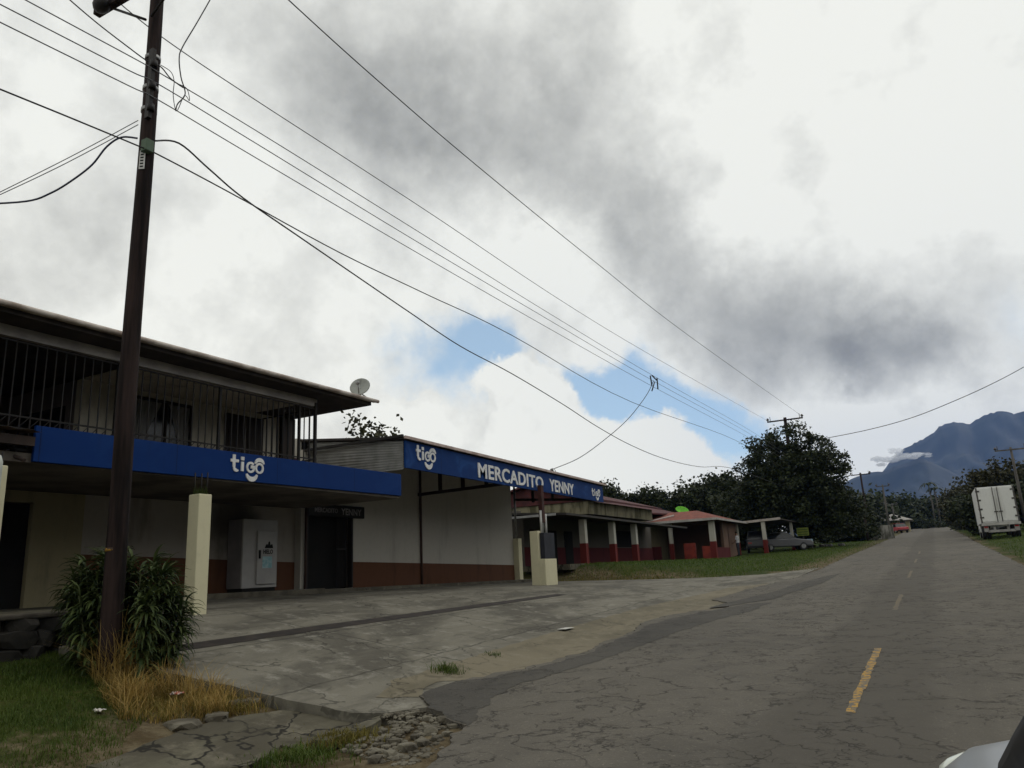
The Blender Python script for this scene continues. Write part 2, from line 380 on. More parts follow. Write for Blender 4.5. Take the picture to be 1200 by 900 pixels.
def sheet(poly, zf, thick=0.0):
    bm = bmesh.new(); vs = [bm.verts.new((x, y, zf(x, y))) for x, y in poly]
    f = bm.faces.new(vs); bmesh.ops.triangulate(bm, faces=[f], ngon_method='EAR_CLIP')
    if thick:
        be = [e for e in bm.edges if len(e.link_faces) == 1]
        r_ = bmesh.ops.extrude_edge_only(bm, edges=be)
        for q in r_['geom']:
            if isinstance(q, bmesh.types.BMVert): q.co.z -= thick
    m = MB(); m.bm.free(); m.bm = bm; return m
rd = sheet(le + redge[::-1], lambda x, y: rz(y), 0.06)
tag(rd.build('road', m_asph), kind='structure')
# newer dark tarmac laid over the broken left margin
pp = [(500, 826), (494, 813), (510, 803), (524, 796), (560, 797), (588, 791), (616, 786), (644, 779), (672, 770), (696, 764), (710, 755), (740, 744), (756, 734), (782, 726), (815, 719), (848, 713), (875, 708), (905, 706), (880, 716), (835, 728), (790, 742), (750, 757), (700, 775), (650, 790), (600, 805), (572, 822), (545, 852), (534, 846)]
pat = jag([(rp(*p).x, rp(*p).y) for p in pp + pp[:1]], 0.085, 0.06)[:-1]
tag(sheet(pat, lambda x, y: rz(y) + 0.004).build('asphalt_patch', m_asph2), kind='structure')
pp = [(828, 713), (862, 704), (905, 694), (935, 684), (965, 676), (985, 672), (965, 683), (930, 694), (908, 702), (880, 706), (850, 711)]
pat = jag([(rp(*p).x, rp(*p).y) for p in pp + pp[:1]], 0.06, 0.15)[:-1]
tag(sheet(pat, lambda x, y: rz(y) + 0.006).build('asphalt_patch', m_asph2), kind='structure')
# worn yellow centre dashes
def dashmat():
    m, nt, p = newmat('worn yellow paint'); v = coords(nt)
    n = noi(nt, v, 14, 6, 0.75).outputs['Fac']; n2 = noi(nt, v, 2, 3).outputs['Fac']
    k = mth(nt, 'MULTIPLY', rng(nt, n, 0.46, 0.53, .95, 0), rng(nt, n2, 0.3, 0.6, 1.0, 0.75))
    nt.links.new(mixc(nt, k, (0.11, 0.1, 0.08), (0.44, 0.24, 0.018)), p.inputs['Base Color']); p.inputs['Roughness'].default_value = 0.85
    return m
m_dash = dashmat()
def dashmat2():
    m, nt, p = newmat('faded yellow paint'); v = coords(nt)
    n = noi(nt, v, 10, 6, 0.75).outputs['Fac']
    nt.links.new(mixc(nt, rng(nt, n, 0.44, 0.54, 0.2, 0), (0.085, 0.072, 0.055), (0.30, 0.19, 0.02)), p.inputs['Base Color']); p.inputs['Roughness'].default_value = 0.85
    return m
m_dash2 = dashmat2()
for i, (y0, y1) in enumerate([(7.9, 11.9), (17.0, 20.6), (26.6, 30.2), (36, 39.5), (45.5, 49)]):
    poly = jag([(-0.97, y0), (-0.97, y1), (-0.885, y1), (-0.885, y0), (-0.97, y0)], 0.028, 0.05)[:-1]
    tag(sheet(poly, lambda x, y: rz(y) + 0.004).build('road_marking', m_dash if i == 0 else m_dash2), kind='structure')

# ------------------------------------------------------------------ concrete apron, drain, old pavement, gravel
ap = MB()
cols = [-4.6] + frange(-5.0, -15.2, 0.2)
def yl(x):
    if x > -5.85: return 6.85 + (x + 5.85) * 1.1
    if x > -10.2: return lerp(6.85, 6.1, (-5.85 - x) / 4.35) + 0.05 * noise.noise((x * 2.5, 0, 0))
    return 7.75
def yr(x): return pl(x, [(-15.2, 31.3), (-12, 31.0), (-10.4, 30.6), (-8, 31.2), (-6.3, 32.2), (-5.2, 34.5), (-4.6, 36)]) + 0.25 * noise.noise((x * 1.7, 8, 0))
rows = []
for x in cols:
    a, b = yl(x), yr(x)
    rows.append([(x, lerp(a, b, j / 90), apron_z(x, lerp(a, b, j / 90))) for j in range(91)])
ap.grid(rows)
be = [e for e in ap.bm.edges if len(e.link_faces) == 1]
for q in bmesh.ops.extrude_edge_only(ap.bm, edges=be)['geom']:
    if isinstance(q, bmesh.types.BMVert): q.co.z -= 0.3
tag(ap.build('forecourt', m_conc), kind='structure')
# dusty pale margin between forecourt and tarmac
mp = [(462, 802), (520, 782), (575, 764), (630, 748), (680, 733), (740, 716), (800, 702), (860, 688), (900, 684), (850, 714), (760, 732), (700, 760), (640, 780), (560, 798), (508, 803), (490, 818), (440, 820)]
def surf(px, py, zf, it=40):
    r_ = ray(px, py); lo_, hi_ = 2.0, 200.0
    t0 = None; prev = None
    for i in range(400):
        D = 3 + i * 0.15; p = CAM + r_ * (D / F)
        if p.z < zf(p.x, p.y): return p
    return p
poly = [(surf(*p, apron_z).x, surf(*p, apron_z).y) for p in mp]
poly = jag(poly + poly[:1], 0.06, 0.14)[:-1]
mg = MB()
bm = mg.bm; f = bm.faces.new([bm.verts.new((x, y, 0)) for x, y in poly]); bmesh.ops.triangulate(bm, faces=[f])
bmesh.ops.bisect_plane(bm, geom=bm.verts[:] + bm.edges[:] + bm.faces[:], plane_co=(-5.6, 0, 0), plane_no=(1, 0, 0))
for yy in frange(6.5, 31, 0.35): bmesh.ops.bisect_plane(bm, geom=bm.verts[:] + bm.edges[:] + bm.faces[:], plane_co=(0, yy, 0), plane_no=(0, 1, 0))
for v in bm.verts: v.co.z = apron_z(v.co.x, v.co.y) + 0.006
tag(mg.build('dusty_road_margin', m_dirtconc), kind='structure')
dr = MB()
dr.grid([[(x, y, apron_z(x, y) + 0.006) for x in (-9.34 + 0.02 * noise.noise((y, 0, 0)), -9.03 + 0.025 * noise.noise((y * 2, 5, 0)))] for y in frange(6.3, 19.5, 0.2)])
tag(dr.build('drain_channel', m_wet), kind='structure')
pv = [(100, 905), (160, 884), (215, 862), (270, 848), (330, 838), (400, 832), (436, 834), (446, 848), (420, 862), (378, 872), (330, 884), (290, 905)]
vz = lambda x, y: gz(x, y)
poly = [(surf(*p, vz).x, surf(*p, vz).y) for p in pv]
poly = jag(poly + poly[:1], 0.05, 0.1)[:-1]
mg = MB(); bm = mg.bm; f = bm.faces.new([bm.verts.new((x, y, 0)) for x, y in poly]); bmesh.ops.triangulate(bm, faces=[f])
for k in frange(-9, -3, 0.4): bmesh.ops.bisect_plane(bm, geom=bm.verts[:] + bm.edges[:] + bm.faces[:], plane_co=(k, 0, 0), plane_no=(1, 0, 0))
for k in frange(2, 8, 0.4): bmesh.ops.bisect_plane(bm, geom=bm.verts[:] + bm.edges[:] + bm.faces[:], plane_co=(0, k, 0), plane_no=(0, 1, 0))
for v in bm.verts: v.co.z = gz(v.co.x, v.co.y) + 0.03
be = [e for e in bm.edges if len(e.link_faces) == 1]
for q in bmesh.ops.extrude_edge_only(bm, edges=be)['geom']:
    if isinstance(q, bmesh.types.BMVert): q.co.z -= 0.1
tag(mg.build('old_pavement', m_conc2), kind='structure')

def stone_bm(mb, c, r, seed, flat=0.6):
    res = bmesh.ops.create_icosphere(mb.bm, subdivisions=2, radius=1); rz_ = random.Random(seed); a = rz_.uniform(0, 6.28)
    for v in res['verts']:
        n_ = 1 + 0.45 * noise.noise(v.co * 1.3 + Vector((seed * 1.7, seed, 0)))
        q = v.co * n_; q = Vector((max(-0.75, min(0.75, q.x)), max(-0.75, min(0.75, q.y)), max(-0.6, min(0.6, q.z))))
        q = Vector((q.x * r[0], q.y * r[1], q.z * r[2])); q = Matrix.Rotation(a, 3, 'Z') @ q
        v.co = q + Vector(c)
# scattered rubble at the broken pavement corner
rub = MB(); rs = random.Random(3)
zone = [surf(*p, vz) for p in [(430, 832), (500, 815), (535, 852), (515, 885), (470, 905), (400, 880), (455, 850)]]
def inpoly(x, y, P):
    c = False
    for i in range(len(P)):
        a, b = P[i], P[i - 1]
        if (a[1] > y) != (b[1] > y) and x < (b[0] - a[0]) * (y - a[1]) / (b[1] - a[1]) + a[0]: c = not c
    return c
zp = [(p.x, p.y) for p in zone]
def rpt(P):
    x0, x1 = min(p[0] for p in P), max(p[0] for p in P); y0, y1 = min(p[1] for p in P), max(p[1] for p in P)
    while True:
        x, y = rs.uniform(x0, x1), rs.uniform(y0, y1)
        if inpoly(x, y, P): return x, y
for i in range(520):
    x, y = rpt(zp); s = rs.uniform(0.012, 0.045)
    res = bmesh.ops.create_icosphere(rub.bm, subdivisions=1, radius=1)
    for v in res['verts']: v.co = Vector((v.co.x * s * rs.uniform(0.8, 1.2), v.co.y * s * rs.uniform(.8, 1.2), v.co.z * s * 0.6)) + Vector((x, y, gz(x, y) + s * 0.05))
tag(rub.build('gravel', m_rock), 'loose pale gravel scattered at the broken road corner', 'gravel', kind='stuff')
big = [(0.17, 505, 862), (0.14, 520, 848), (0.16, 478, 884), (0.12, 496, 878), (0.10, 512, 872), (0.11, 462, 872), (0.13, 440, 893), (0.09, 486, 866), (0.08, 470, 852), (0.10, 524, 866), (0.09, 500, 846), (0.12, 458, 890), (0.08, 450, 862), (0.07, 484, 840), (0.10, 530, 856)]
for i, (s, px, py) in enumerate(big):
    s *= .68; p = surf(px, py, vz); b = MB(); stone_bm(b, (p.x, p.y, gz(p.x, p.y) + s * 0.2), (s, s * 0.8, s * 0.6), i)
    tag(b.build('stone', m_rock, bevel=0), 'pale loose stone lying in the rubble at the broken asphalt corner', 'stone', 'loose stones in the rubble')
for i, (px, py, s, lab) in enumerate([(213, 853, 0.24, 'flat grey stone slab nearest the lawn beside the old pavement'), (254, 845, 0.20, 'flat stone slab in the dry grass, middle one of three beside the old pavement'), (287, 828, 0.20, 'pale flat stone slab deepest in the dry grass, nearest the forecourt edge')]):
    p = surf(px, py, vz); b = MB(); stone_bm(b, (p.x, p.y, gz(p.x, p.y) + 0.02), (s * 1.15, s * 0.75, 0.07), 40 + i)
    tag(b.build('stone_slab', m_rock), lab, 'stone slab', 'stone slabs in the dry grass')
for i, (px, py, c, s, lab) in enumerate([(116, 842, (0.62, 0.58, 0.55), 0.05, 'crumpled white scrap of litter lying on the green lawn'), (207, 824, (0.6, 0.06, 0.05), 0.06, 'crumpled red and white wrapper caught in the dry yellow grass')]):
    p = surf(px, py, vz); b = MB()
    n = 6; pts = [[(p.x + s * (i_ / n - .5) * 2.2, p.y + s * (j_ / n - .5) * 1.6, gz(p.x, p.y) + (0.10 if i else 0.04) + 0.03 * noise.noise((i_ * .7, j_ * .7, i * 9))) for i_ in range(n + 1)] for j_ in range(n + 1)]
    b.grid(pts); o = b.build('litter', M('litter%d' % i, c, (0.6, 0.55, 0.5), 20, 0.6)); o.modifiers.new('s', 'SOLIDIFY').thickness = 0.003
    tag(o, lab, 'litter')
p = surf(664, 740, apron_z); b = MB(); b.grid([[(p.x + i_ * .03 - .1, p.y + j_ * .08 - .2, apron_z(p.x, p.y) + .035 + .02 * noise.noise((i_, j_, 0))) for i_ in range(7)] for j_ in range(6)])
o = b.build('litter', M('paper', (0.55, 0.54, 0.5))); o.modifiers.new('s', 'SOLIDIFY').thickness = 0.003
tag(o, 'pale flattened paper lying on the forecourt near the tarmac edge', 'litter')

# ------------------------------------------------------------------ terrace + retaining wall
t = MB(); t.box(-15.2, -10.35, -4, 7.72, 0.2, 1.415)
tag(t.build('terrace', m_conc2), kind='structure')
rw = thing('retaining_wall', (-10.2, 4, 0.6), 'low dark mossy fieldstone retaining wall left of the leafy bush', 'wall')
w = MB()
rr = random.Random(5)
y = -4.0
w.box(-10.36, -10.24, -4, 7.6, 0.2, 1.36)
z = 0.62
while z < 1.36:
    y = -4 + rr.uniform(0, .3)
    while y < 7.1:
        L = rr.uniform(0.22, 0.5); h = rr.uniform(0.16, 0.24)
        stone_bm(w, (-10.24, y + L / 2, z + h / 2), (0.16, L * 0.72, h * 0.85), rr.randint(0, 999)); y += L
    z += 0.19
w.build('stonework', m_stone, rw)
w = MB(); w.box(-10.40, -10.12, -4, 7.6, 1.36, 1.425); w.build('coping', M('coping', (0.07, 0.062, 0.05), (0.035, 0.03, 0.025), 4, 0.9, 0.2, 0.5, 15), rw, bevel=0.02)

# ------------------------------------------------------------------ two storey shop
WX = -15.2
S = thing('two_storey_shop', (WX, 10, 1.42), 'two storey shop building with barred balcony above a blue fascia', 'building')
b = MB()
b.box(WX - .2, WX, 8.57, 9.6, 1.3, 3.6); b.box(WX - .2, WX, -3, 7.55, 1.3, 3.6); b.box(WX - .2, WX, 7.55, 8.57, 3.38, 3.6)
b.build('ground_wall', m_cream, S)
b = MB(); b.box(WX - .2, WX, 9.6, 15.72, 1.3, 3.6); m_gw = wallmat('grimy shade-darkened white paint', (0.33, 0.30, 0.265)); _nt = m_gw.node_tree; _p = _nt.nodes['Principled BSDF']; _src = _p.inputs['Base Color'].links[0].from_socket  # white base darkened to carry the canopy shade, with grime mottled over it
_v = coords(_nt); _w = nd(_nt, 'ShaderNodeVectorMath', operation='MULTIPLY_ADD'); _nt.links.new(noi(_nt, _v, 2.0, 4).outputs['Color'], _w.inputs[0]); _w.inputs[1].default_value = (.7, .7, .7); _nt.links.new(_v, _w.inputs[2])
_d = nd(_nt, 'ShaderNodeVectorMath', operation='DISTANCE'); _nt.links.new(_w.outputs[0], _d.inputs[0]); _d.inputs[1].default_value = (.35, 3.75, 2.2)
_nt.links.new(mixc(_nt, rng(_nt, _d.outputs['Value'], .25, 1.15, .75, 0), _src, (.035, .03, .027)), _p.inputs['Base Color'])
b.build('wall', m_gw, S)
b = MB(); b.hexa([(WX + .003, 9.6, 1.42), (WX + .012, 9.6, 1.42), (WX + .012, 15.72, 1.38), (WX + .003, 15.72, 1.38), (WX + .003, 9.6, 2.4), (WX + .012, 9.6, 2.4), (WX + .012, 15.72, 2.16), (WX + .003, 15.72, 2.16)])
b.build('brown_dado', m_brown, S)
b = MB(); b.box(WX - .16, WX - .1, 7.56, 8.56, 1.42, 3.37); b.build('door', m_black, S)
b = MB(); b.box(WX + 0.0, WX + .22, 15.55, 15.8, 1.3, 3.62); b.build('pilaster', m_white, S, bevel=.01)
b = MB(); b.tube([(WX + .28, 15.68, 1.4), (WX + .28, 15.68, 3.6)], .035); b.build('downpipe', M('brown pipe', (0.07, 0.04, 0.03)), S)
b = MB(); b.box(-18.5, -11.86, -3, 15.78, 3.60, 3.74); b.build('balcony_slab', M('stained slab', (0.15, 0.13, 0.11), (0.07, 0.06, 0.05), 1.2, 0.9), S)
# upper storey: room front, recess on the left
b = MB()
b.box(-14.2, -14.0, 8.6, 14.15, 3.74, 5.68)
b.box(-18.3, -14.2, 13.95, 14.15, 3.74, 5.68)
b.build('upper_wall', m_white2, S)
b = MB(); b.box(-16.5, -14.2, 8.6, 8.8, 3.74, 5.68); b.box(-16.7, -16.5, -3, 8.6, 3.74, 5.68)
b.build('upper_wall', M('shaded grey paint', (0.15, 0.125, 0.12), (0.11, 0.09, 0.09), 1.5, 0.9), S)  # recess walls get a darker paint that carries the recess shade
def window(y0, y1, z0, z1, x, curtains=True):
    f = MB(); t_ = .05
    f.box(x, x + .05, y0, y0 + t_, z0, z1); f.box(x, x + .05, y1 - t_, y1, z0, z1); f.box(x, x + .05, y0 + t_, y1 - t_, z1 - t_, z1); f.box(x, x + .05, y0 + t_, y1 - t_, z0, z0 + t_)
    ym = (y0 + y1) / 2 + .15; f.box(x, x + .04, ym - .02, ym + .02, z0 + t_, z1 - t_)
    fo = f.build('window', m_dkwood, S)
    g_ = MB(); g_.box(x + .004, x + .012, y0 + t_, y1 - t_, z0 + t_, z1 - t_); g_.build('pane', m_glass, fo)
    if curtains:
        for (a, c_, e_) in ((y0 + .06, ym - .1, -1), (ym + .06, y1 - .06, 1)):
            cu = MB(); rows = []
            for j in range(9):
                v = j / 8; zz = lerp(z1 - .06, z0 + .06, v); wdt = (c_ - a) * (1 - .55 * math.sin(v * math.pi * .55))
                s0 = a if e_ < 0 else c_ - wdt
                rows.append([(x + .02 + .006 * math.sin(i * 2.1), s0 + wdt * i / 14, zz) for i in range(15)])
            cu.grid(rows); cu.build('curtain', m_curt, fo, smooth=True)
window(9.5, 11.1, 4.0, 5.54, -13.998)
d_ = MB(); d_.box(-13.998, -13.95, 12.02, 13.15, 3.75, 5.54); do = d_.build('balcony_door', m_dkwood, S)
d_ = MB(); d_.box(-13.945, -13.935, 12.57, 12.60, 3.8, 5.5); d_.build('door_gap', M('pale strip', (0.3, 0.28, 0.26)), do)
for yy in (12.1, 12.66):
    d_ = MB(); d_.box(-13.949, -13.94, yy, yy + .4, 4.3, 5.2); d_.build('panel', M('door panel', (0.028, 0.018, 0.014)), do)
# recess windows
for (y0, y1, xx) in ((3.2, 6.0, -16.498), (6.7, 7.7, -16.498)):
    d_ = MB(); d_.box(xx, xx + .04, y0, y1, 3.8, 5.0); d_.build('window', m_glass, S)
d_ = MB(); d_.box(-16.2, -14.5, 8.56, 8.6, 3.9, 5.2); d_.build('window', m_glass, S)
b = MB(); b.box(-14.02, -13.9, 13.72, 14.16, 3.74, 5.68); b.build('corner_post', m_dkwood, S)
b = MB(); b.box(-14.0, -13.9, 14.17, 14.3, 3.9, 4.7); b.build('hanging_cloth', M('purple cloth', (0.06, 0.02, 0.05)), S)
# roof
b = MB()
b.hexa([(-18.6, -3, 5.70), (-11.45, -3, 5.70), (-11.45, 14.17, 5.70), (-18.6, 14.17, 5.70), (-18.6, -3, 6.3), (-11.45, -3, 5.80), (-11.45, 14.17, 5.80), (-18.6, 14.17, 6.3)])
b.build('roof', m_soffit, S)
b = MB()
n = 120
for i in range(n):
    y0 = -3 + 17.25 * i / n; y1 = -3 + 17.25 * (i + 1) / n; dz = .005 * (i % 2)
    b.face([(-18.7, y0, 6.33 + dz), (-11.36, y0, 5.818 + dz), (-11.36, y1, 5.818 + .005 - dz), (-18.7, y1, 6.33 + .005 - dz)])
b.box(-11.44, -11.36, -3, 14.25, 5.775, 5.815)
b.build('roof_sheet', m_zedge, S)
b = MB(); b.tube([(-11.34, -3, 5.80), (-11.34, 14.3, 5.80)], .042, 10); b.build('gutter', m_zedge, S)
b = MB(); b.box(-12.05, -11.95, -3, 12.85, 5.52, 5.69); b.build('balcony_beam', m_beamg, S)
b = MB(); b.box(-13.99, -12.06, 8.6, 12.85, 5.66, 5.69); b.build('bounce_ceiling', m_white2, S)  # pale panel added to bounce light onto the balcony wall, stops at the recess
# balcony railing with bars to the beam
b = MB(); RX = -11.95
for zz in (5.46, 4.30, 4.12, 3.8): b.box(RX - .012, RX + .012, -3, 12.8, zz - .013, zz + .013)
k = 0; y = -2.9
while y < 12.8:
    th = .009 if k % 14 else .025
    b.box(RX - th, RX + th, y - th, y + th, 3.74, 5.46); y += .155; k += 1
k = 0; y = -2.9
while y < 12.6:   # low diagonal lattice band
    b.tube([(RX, y, 4.12), (RX, y + .16, 4.30)], .008, 4); y += .16
for zz in (5.46, 4.3, 3.8): b.box(-13.9, RX, 12.79, 12.815, zz - .013, zz + .013)
x = RX - .17
while x > -13.9:
    b.box(x - .009, x + .009, 12.79, 12.81, 3.74, 5.46); x -= .17
b.box(RX - .03, RX + .03, 12.76, 12.82, 3.74, 5.6)
b.build('balcony_railing', m_iron, S)
b = MB(); b.box(-18.5, -15.4, -3, -2.8, 1.3, 5.7); b.box(-18.5, -18.3, -3, 15.7, 1.3, 5.7); b.build('back_wall', m_cream, S)
# satellite dishes on the roof
def dish(name, loc, dirv, r, m, label, feed=True):
    t_ = thing(name, loc, label, 'satellite dish')
    q = Vector(dirv).to_track_quat('Z', 'X').to_matrix().to_4x4(); base = Matrix.Translation(Vector(loc) + Vector((0, 0, r * 1.15)))
    mb_ = MB(); rings = []
    for i in range(7):
        a = r * i / 6; rings.append([base @ q @ Vector((a * math.cos(k * math.pi / 10), a * .92 * math.sin(k * math.pi / 10), .28 * a * a / r - .1 * r)) for k in range(21)])
    mb_.grid(rings); o = mb_.build('reflector', m, t_, smooth=True); o.modifiers.new('s', 'SOLIDIFY').thickness = .02
    mb_ = MB(); mb_.tube([loc, Vector(loc) + Vector((0, 0, r * .9)), base @ q @ Vector((0, 0, -.1 * r))], .025); mb_.tube([Vector(loc) + Vector((.25, 0, 0)), Vector(loc) + Vector((0, 0, r * .7))], .015, 6)
    mb_.build('mount', m_galv, t_)
    if feed:
        e = base @ q @ Vector((-.25 * r, 0, r * .95)); mb_ = MB(); mb_.tube([base @ q @ Vector((-r * .85, 0, .05 * r)), e], .014, 6); mb_.ball(e, .05); mb_.build('feed_arm', m_galv, t_)
    return t_
dish('satellite_dish', (-11.66, 14.02, 5.83), (.35, -.75, .45), .27, M('grey dish', (0.30, 0.31, 0.29), (0.24, 0.25, 0.23)), 'grey satellite dish on the roof corner above the balcony')
dish('satellite_dish', (-13.3, 13.2, 5.66), (-.2, .6, .9), .42, M('rusty dish', (0.13, 0.035, 0.035), (0.08, 0.025, 0.025)), 'rusty red satellite dish just peeking over the roof edge', False)

# lean-to sheet roof at far left, white post and cream column
L = thing('lean_to_roof', (-12.2, 5, 3.8), 'dark rusted tin lean-to roof at the left end of the blue fascia', 'roof')
b = MB(); n = 24
for i in range(n):
    y0 = 2.5 + 4.02 * i / n; y1 = 2.5 + 4.02 * (i + 1) / n; dz = .03 * (i % 2)
    b.face([(-14.5, y0, 4.3 + dz), (-11.55, y0, 4.02 + dz), (-11.55, y1, 4.05 - dz), (-14.5, y1, 4.33 - dz)])
b.build('roof_sheet', M('rusted tin', (0.22, 0.15, 0.10), (0.06, 0.035, 0.025), 3), L)
b = MB(); b.box(-11.75, -11.65, 2.5, 6.5, 3.82, 3.96); b.box(-14.4, -11.75, 6.36, 6.44, 3.85, 3.98); b.tube([(-11.7, 6.4, 3.6), (-12.6, 6.1, 4.0)], .03); b.build('rafters', m_dkwood, L)
def column(px_name, x, y, z0, z1, s, label, tuft=True):
    t_ = thing(px_name, (x, y, z0), label, 'column')
    b_ = MB(); h = s / 2; b_.box(x - h, x + h, y - h, y + h, z0 - .1, z1); b_.build('shaft', m_ccol, t_, bevel=.015)
    b_ = MB()
    for (dx_, dy_) in ((-.07, -.07), (.07, .07), (-.07, .07)): b_.tube([(x + dx_, y + dy_, z1 - .02), (x + dx_ * 1.1, y + dy_, 3.61)], .012, 6)
    b_.build('steel_stub', m_iron, t_)
    if tuft:
        b_ = MB(); r_ = random.Random(2)
        for i in range(40):
            a = r_.uniform(0, 6.28); l = r_.uniform(.08, .22); c_ = Vector((x + r_.uniform(-.1, .1), y + r_.uniform(-.1, .1), z1)); d = Vector((math.cos(a) * .5, math.sin(a) * .5, .9)) * l
            b_.face([c_ + Vector((-.012, 0, 0)), c_ + Vector((.012, 0, 0)), c_ + d])
        b_.build('weed_tuft', leafmat('weed leaf', (0.03, 0.05, 0.01), (0.05, 0.07, 0.02)), t_)
column('canopy_column', -11.2, 9.16, 1.23, 3.22, .27, 'cream square concrete column standing just right of the leafy bush')
column('canopy_column', -11.32, 5.78, 1.42, 3.42, .27, 'cream square concrete column cut off by the left picture edge', False)
b = MB(); b.tube([(-10.95, 5.62, 1.4), (-10.95, 5.62, 3.42), (-10.95, 5.62, 3.5), (-10.95, 5.62, 3.53)], [.085, .085, .06, .02], 16)
tag(b.build('white_post', M('white pipe paint', (0.6, 0.62, 0.58), (0.4, 0.42, 0.38), 2)), 'round white pipe post with domed top at the left picture edge', 'post')

# ------------------------------------------------------------------ lettering
def text_mesh(s, size, bold=0.0, sx=1.0, ext=.012):
    cu = bpy.data.curves.new('t', 'FONT'); cu.body = s; cu.size = size; cu.extrude = ext; cu.offset = bold; cu.resolution_u = 4
    cu.space_character = 1.0 + bold / size * 2.2
    o = bpy.data.objects.new('t', cu); COL.objects.link(o)
    me = bpy.data.meshes.new_from_object(o.evaluated_get(bpy.context.evaluated_depsgraph_get()))
    bpy.data.objects.remove(o); bpy.data.curves.remove(cu)
    xs_ = [v.co.x for v in me.vertices]; ys_ = [v.co.y for v in me.vertices]
    me.transform(Matrix.Scale(sx, 4, Vector((1, 0, 0)))); return me, min(xs_) * sx, max(xs_) * sx, min(ys_), max(ys_)
def place_text(name, s, parent, X, y0, y1, zb0, zt0, zb1, zt1, m, bold, ext=.012):
    """fit text between y0..y1; baseline/top heights given at both ends (facing +X)"""
    me, a, c, d, e = text_mesh(s, 1.0, bold, 1.0, ext)
    for v in me.vertices:
        u = (v.co.x - a) / (c - a); w_ = (v.co.y - d) / (e - d); zz = v.co.z
        v.co = Vector((X + zz, lerp(y0, y1, u), lerp(lerp(zb0, zb1, u), lerp(zt0, zt1, u), w_)))
    me.materials.append(m); return link(name, me, parent)
def arc_strip(mb, X, cy, cz, r, a0, a1, wd, thick=.014):
    n = 16; pr = []
    for i in range(n + 1):
        u = i / n; a = R(lerp(a0, a1, u)); k = wd * math.sin(math.pi * (0.12 + 0.76 * u))
        pr.append(((cy + (r - k / 2) * math.cos(a), cz + (r - k / 2) * math.sin(a)), (cy + (r + k / 2) * math.cos(a), cz + (r + k / 2) * math.sin(a))))
    for (i0, o0), (i1, o1) in zip(pr, pr[1:]):
        mb.hexa([(X - thick, *i0), (X - thick, *o0), (X - thick, *o1), (X - thick, *i1), (X + thick, *i0), (X + thick, *o0), (X + thick, *o1), (X + thick, *i1)])
def logo(parent, X, y0, y1, zb, zt):
    """rounded lower-case wordmark with an arc over the o and a smile under the g"""
    w_ = y1 - y0; h = (zt - zb) * 1.04
    xb = zb + h * .36; r = h * .175; st = h * .115; X2 = X
    b_ = MB()
    def bar(y, za, zb_, wd): b_.box(X - .012, X + .012, y - wd / 2, y + wd / 2, za, zb_)
    yt = y0 + w_ * .12; bar(yt, xb + r * .7, zb + h * .93, st); arc_strip(b_, X, yt + r * .75, xb + r * .75, r * .75, 180, 300, st * 1.02); b_.box(X - .011, X + .011, yt - w_ * .09, yt + w_ * .13, xb + h * .30 , xb + h * .30 + st * .9)
    yi = y0 + w_ * .36; bar(yi, xb, xb + h * .31 + st * .3, st); b_.box(X - .012, X + .012, yi - st * .6, yi + st * .6, xb + h * .40, xb + h * .40 + st * 1.1)
    def ring(cy, a0=0, a1=360):
        n = 24; pr = []
        for i in range(n + 1):
            a = R(lerp(a0, a1, i / n)); pr.append(((cy + r * .72 * math.cos(a), xb + r + r * .72 * math.sin(a)), (cy + (r * 1.18) * math.cos(a), xb + r + r * 1.18 * math.sin(a))))
        for (i0, o0), (i1, o1) in zip(pr, pr[1:]):
            b_.hexa([(X - .010, *i0), (X - .010, *o0), (X - .010, *o1), (X - .010, *i1), (X + .010, *i0), (X + .010, *o0), (X + .010, *o1), (X + .010, *i1)])
    yg = y0 + w_ * .60; yo = y0 + w_ * .86
    ring(yg, 40, 345); b_.box(X - .009, X + .009, yg, yg + r * 1.18, xb + r * .78, xb + r * .78 + st)
    ring(yo)
    arc_strip(b_, X, yo, xb + r * 1.55, r * 1.25, 20, 165, st * 1.25)
    arc_strip(b_, X, yg + r * .35, xb - r * .05, r * 1.45, 195, 345, st * 1.55)
    return b_.build('logo', m_letter, parent)

def signblue(name, a, c_, amt):
    m, nt, p = newmat(name); v = coords(nt, (1, .8, 1.3))
    n_ = noi(nt, v, 1.4, 5, .6, .8).outputs['Fac']
    col = mixc(nt, rng(nt, n_, .5, .72, 0, amt), a, c_)
    drip = noi(nt, coords(nt, (1, 5, .5)), 1.6, 4, .6).outputs['Fac']
    col = mixc(nt, rng(nt, drip, .55, .75, 0, .4), col, tuple(q * .55 + .006 for q in a))
    sp = nd(nt, 'ShaderNodeSeparateXYZ'); nt.links.new(coords(nt), sp.inputs[0])
    fr = mth(nt, 'FRACT', mth(nt, 'DIVIDE', mth(nt, 'ADD', sp.outputs[1], 50.7), 2.44)); d_ = mth(nt, 'MINIMUM', fr, mth(nt, 'SUBTRACT', 1.0, fr))
    col = mixc(nt, rng(nt, d_, .0015, .004, .7, 0), col, (.004, .008, .02))
    nt.links.new(col, p.inputs['Base Color']); p.inputs['Roughness'].default_value = .6; p.inputs['Specular IOR Level'].default_value = .1
    bump(nt, p, noi(nt, coords(nt), 1.1, 2).outputs['Fac'], .35, .06)
    return m
F1 = thing('blue_fascia_sign', (-11.8, 11, 3.6), 'long plain blue fascia with one white logo below the balcony', 'sign')
b = MB(); b.hexa([(-11.86, 6.58, 3.615), (-11.8, 6.58, 3.615), (-11.8, 15.8, 3.66), (-11.86, 15.8, 3.66), (-11.86, 6.58, 4.17), (-11.8, 6.58, 4.17), (-11.8, 15.8, 4.21), (-11.86, 15.8, 4.21)])
b.build('panel', signblue('plain blue fascia face', (0.003, 0.027, 0.135), (0.008, 0.042, 0.17), .4), F1, bevel=.008)
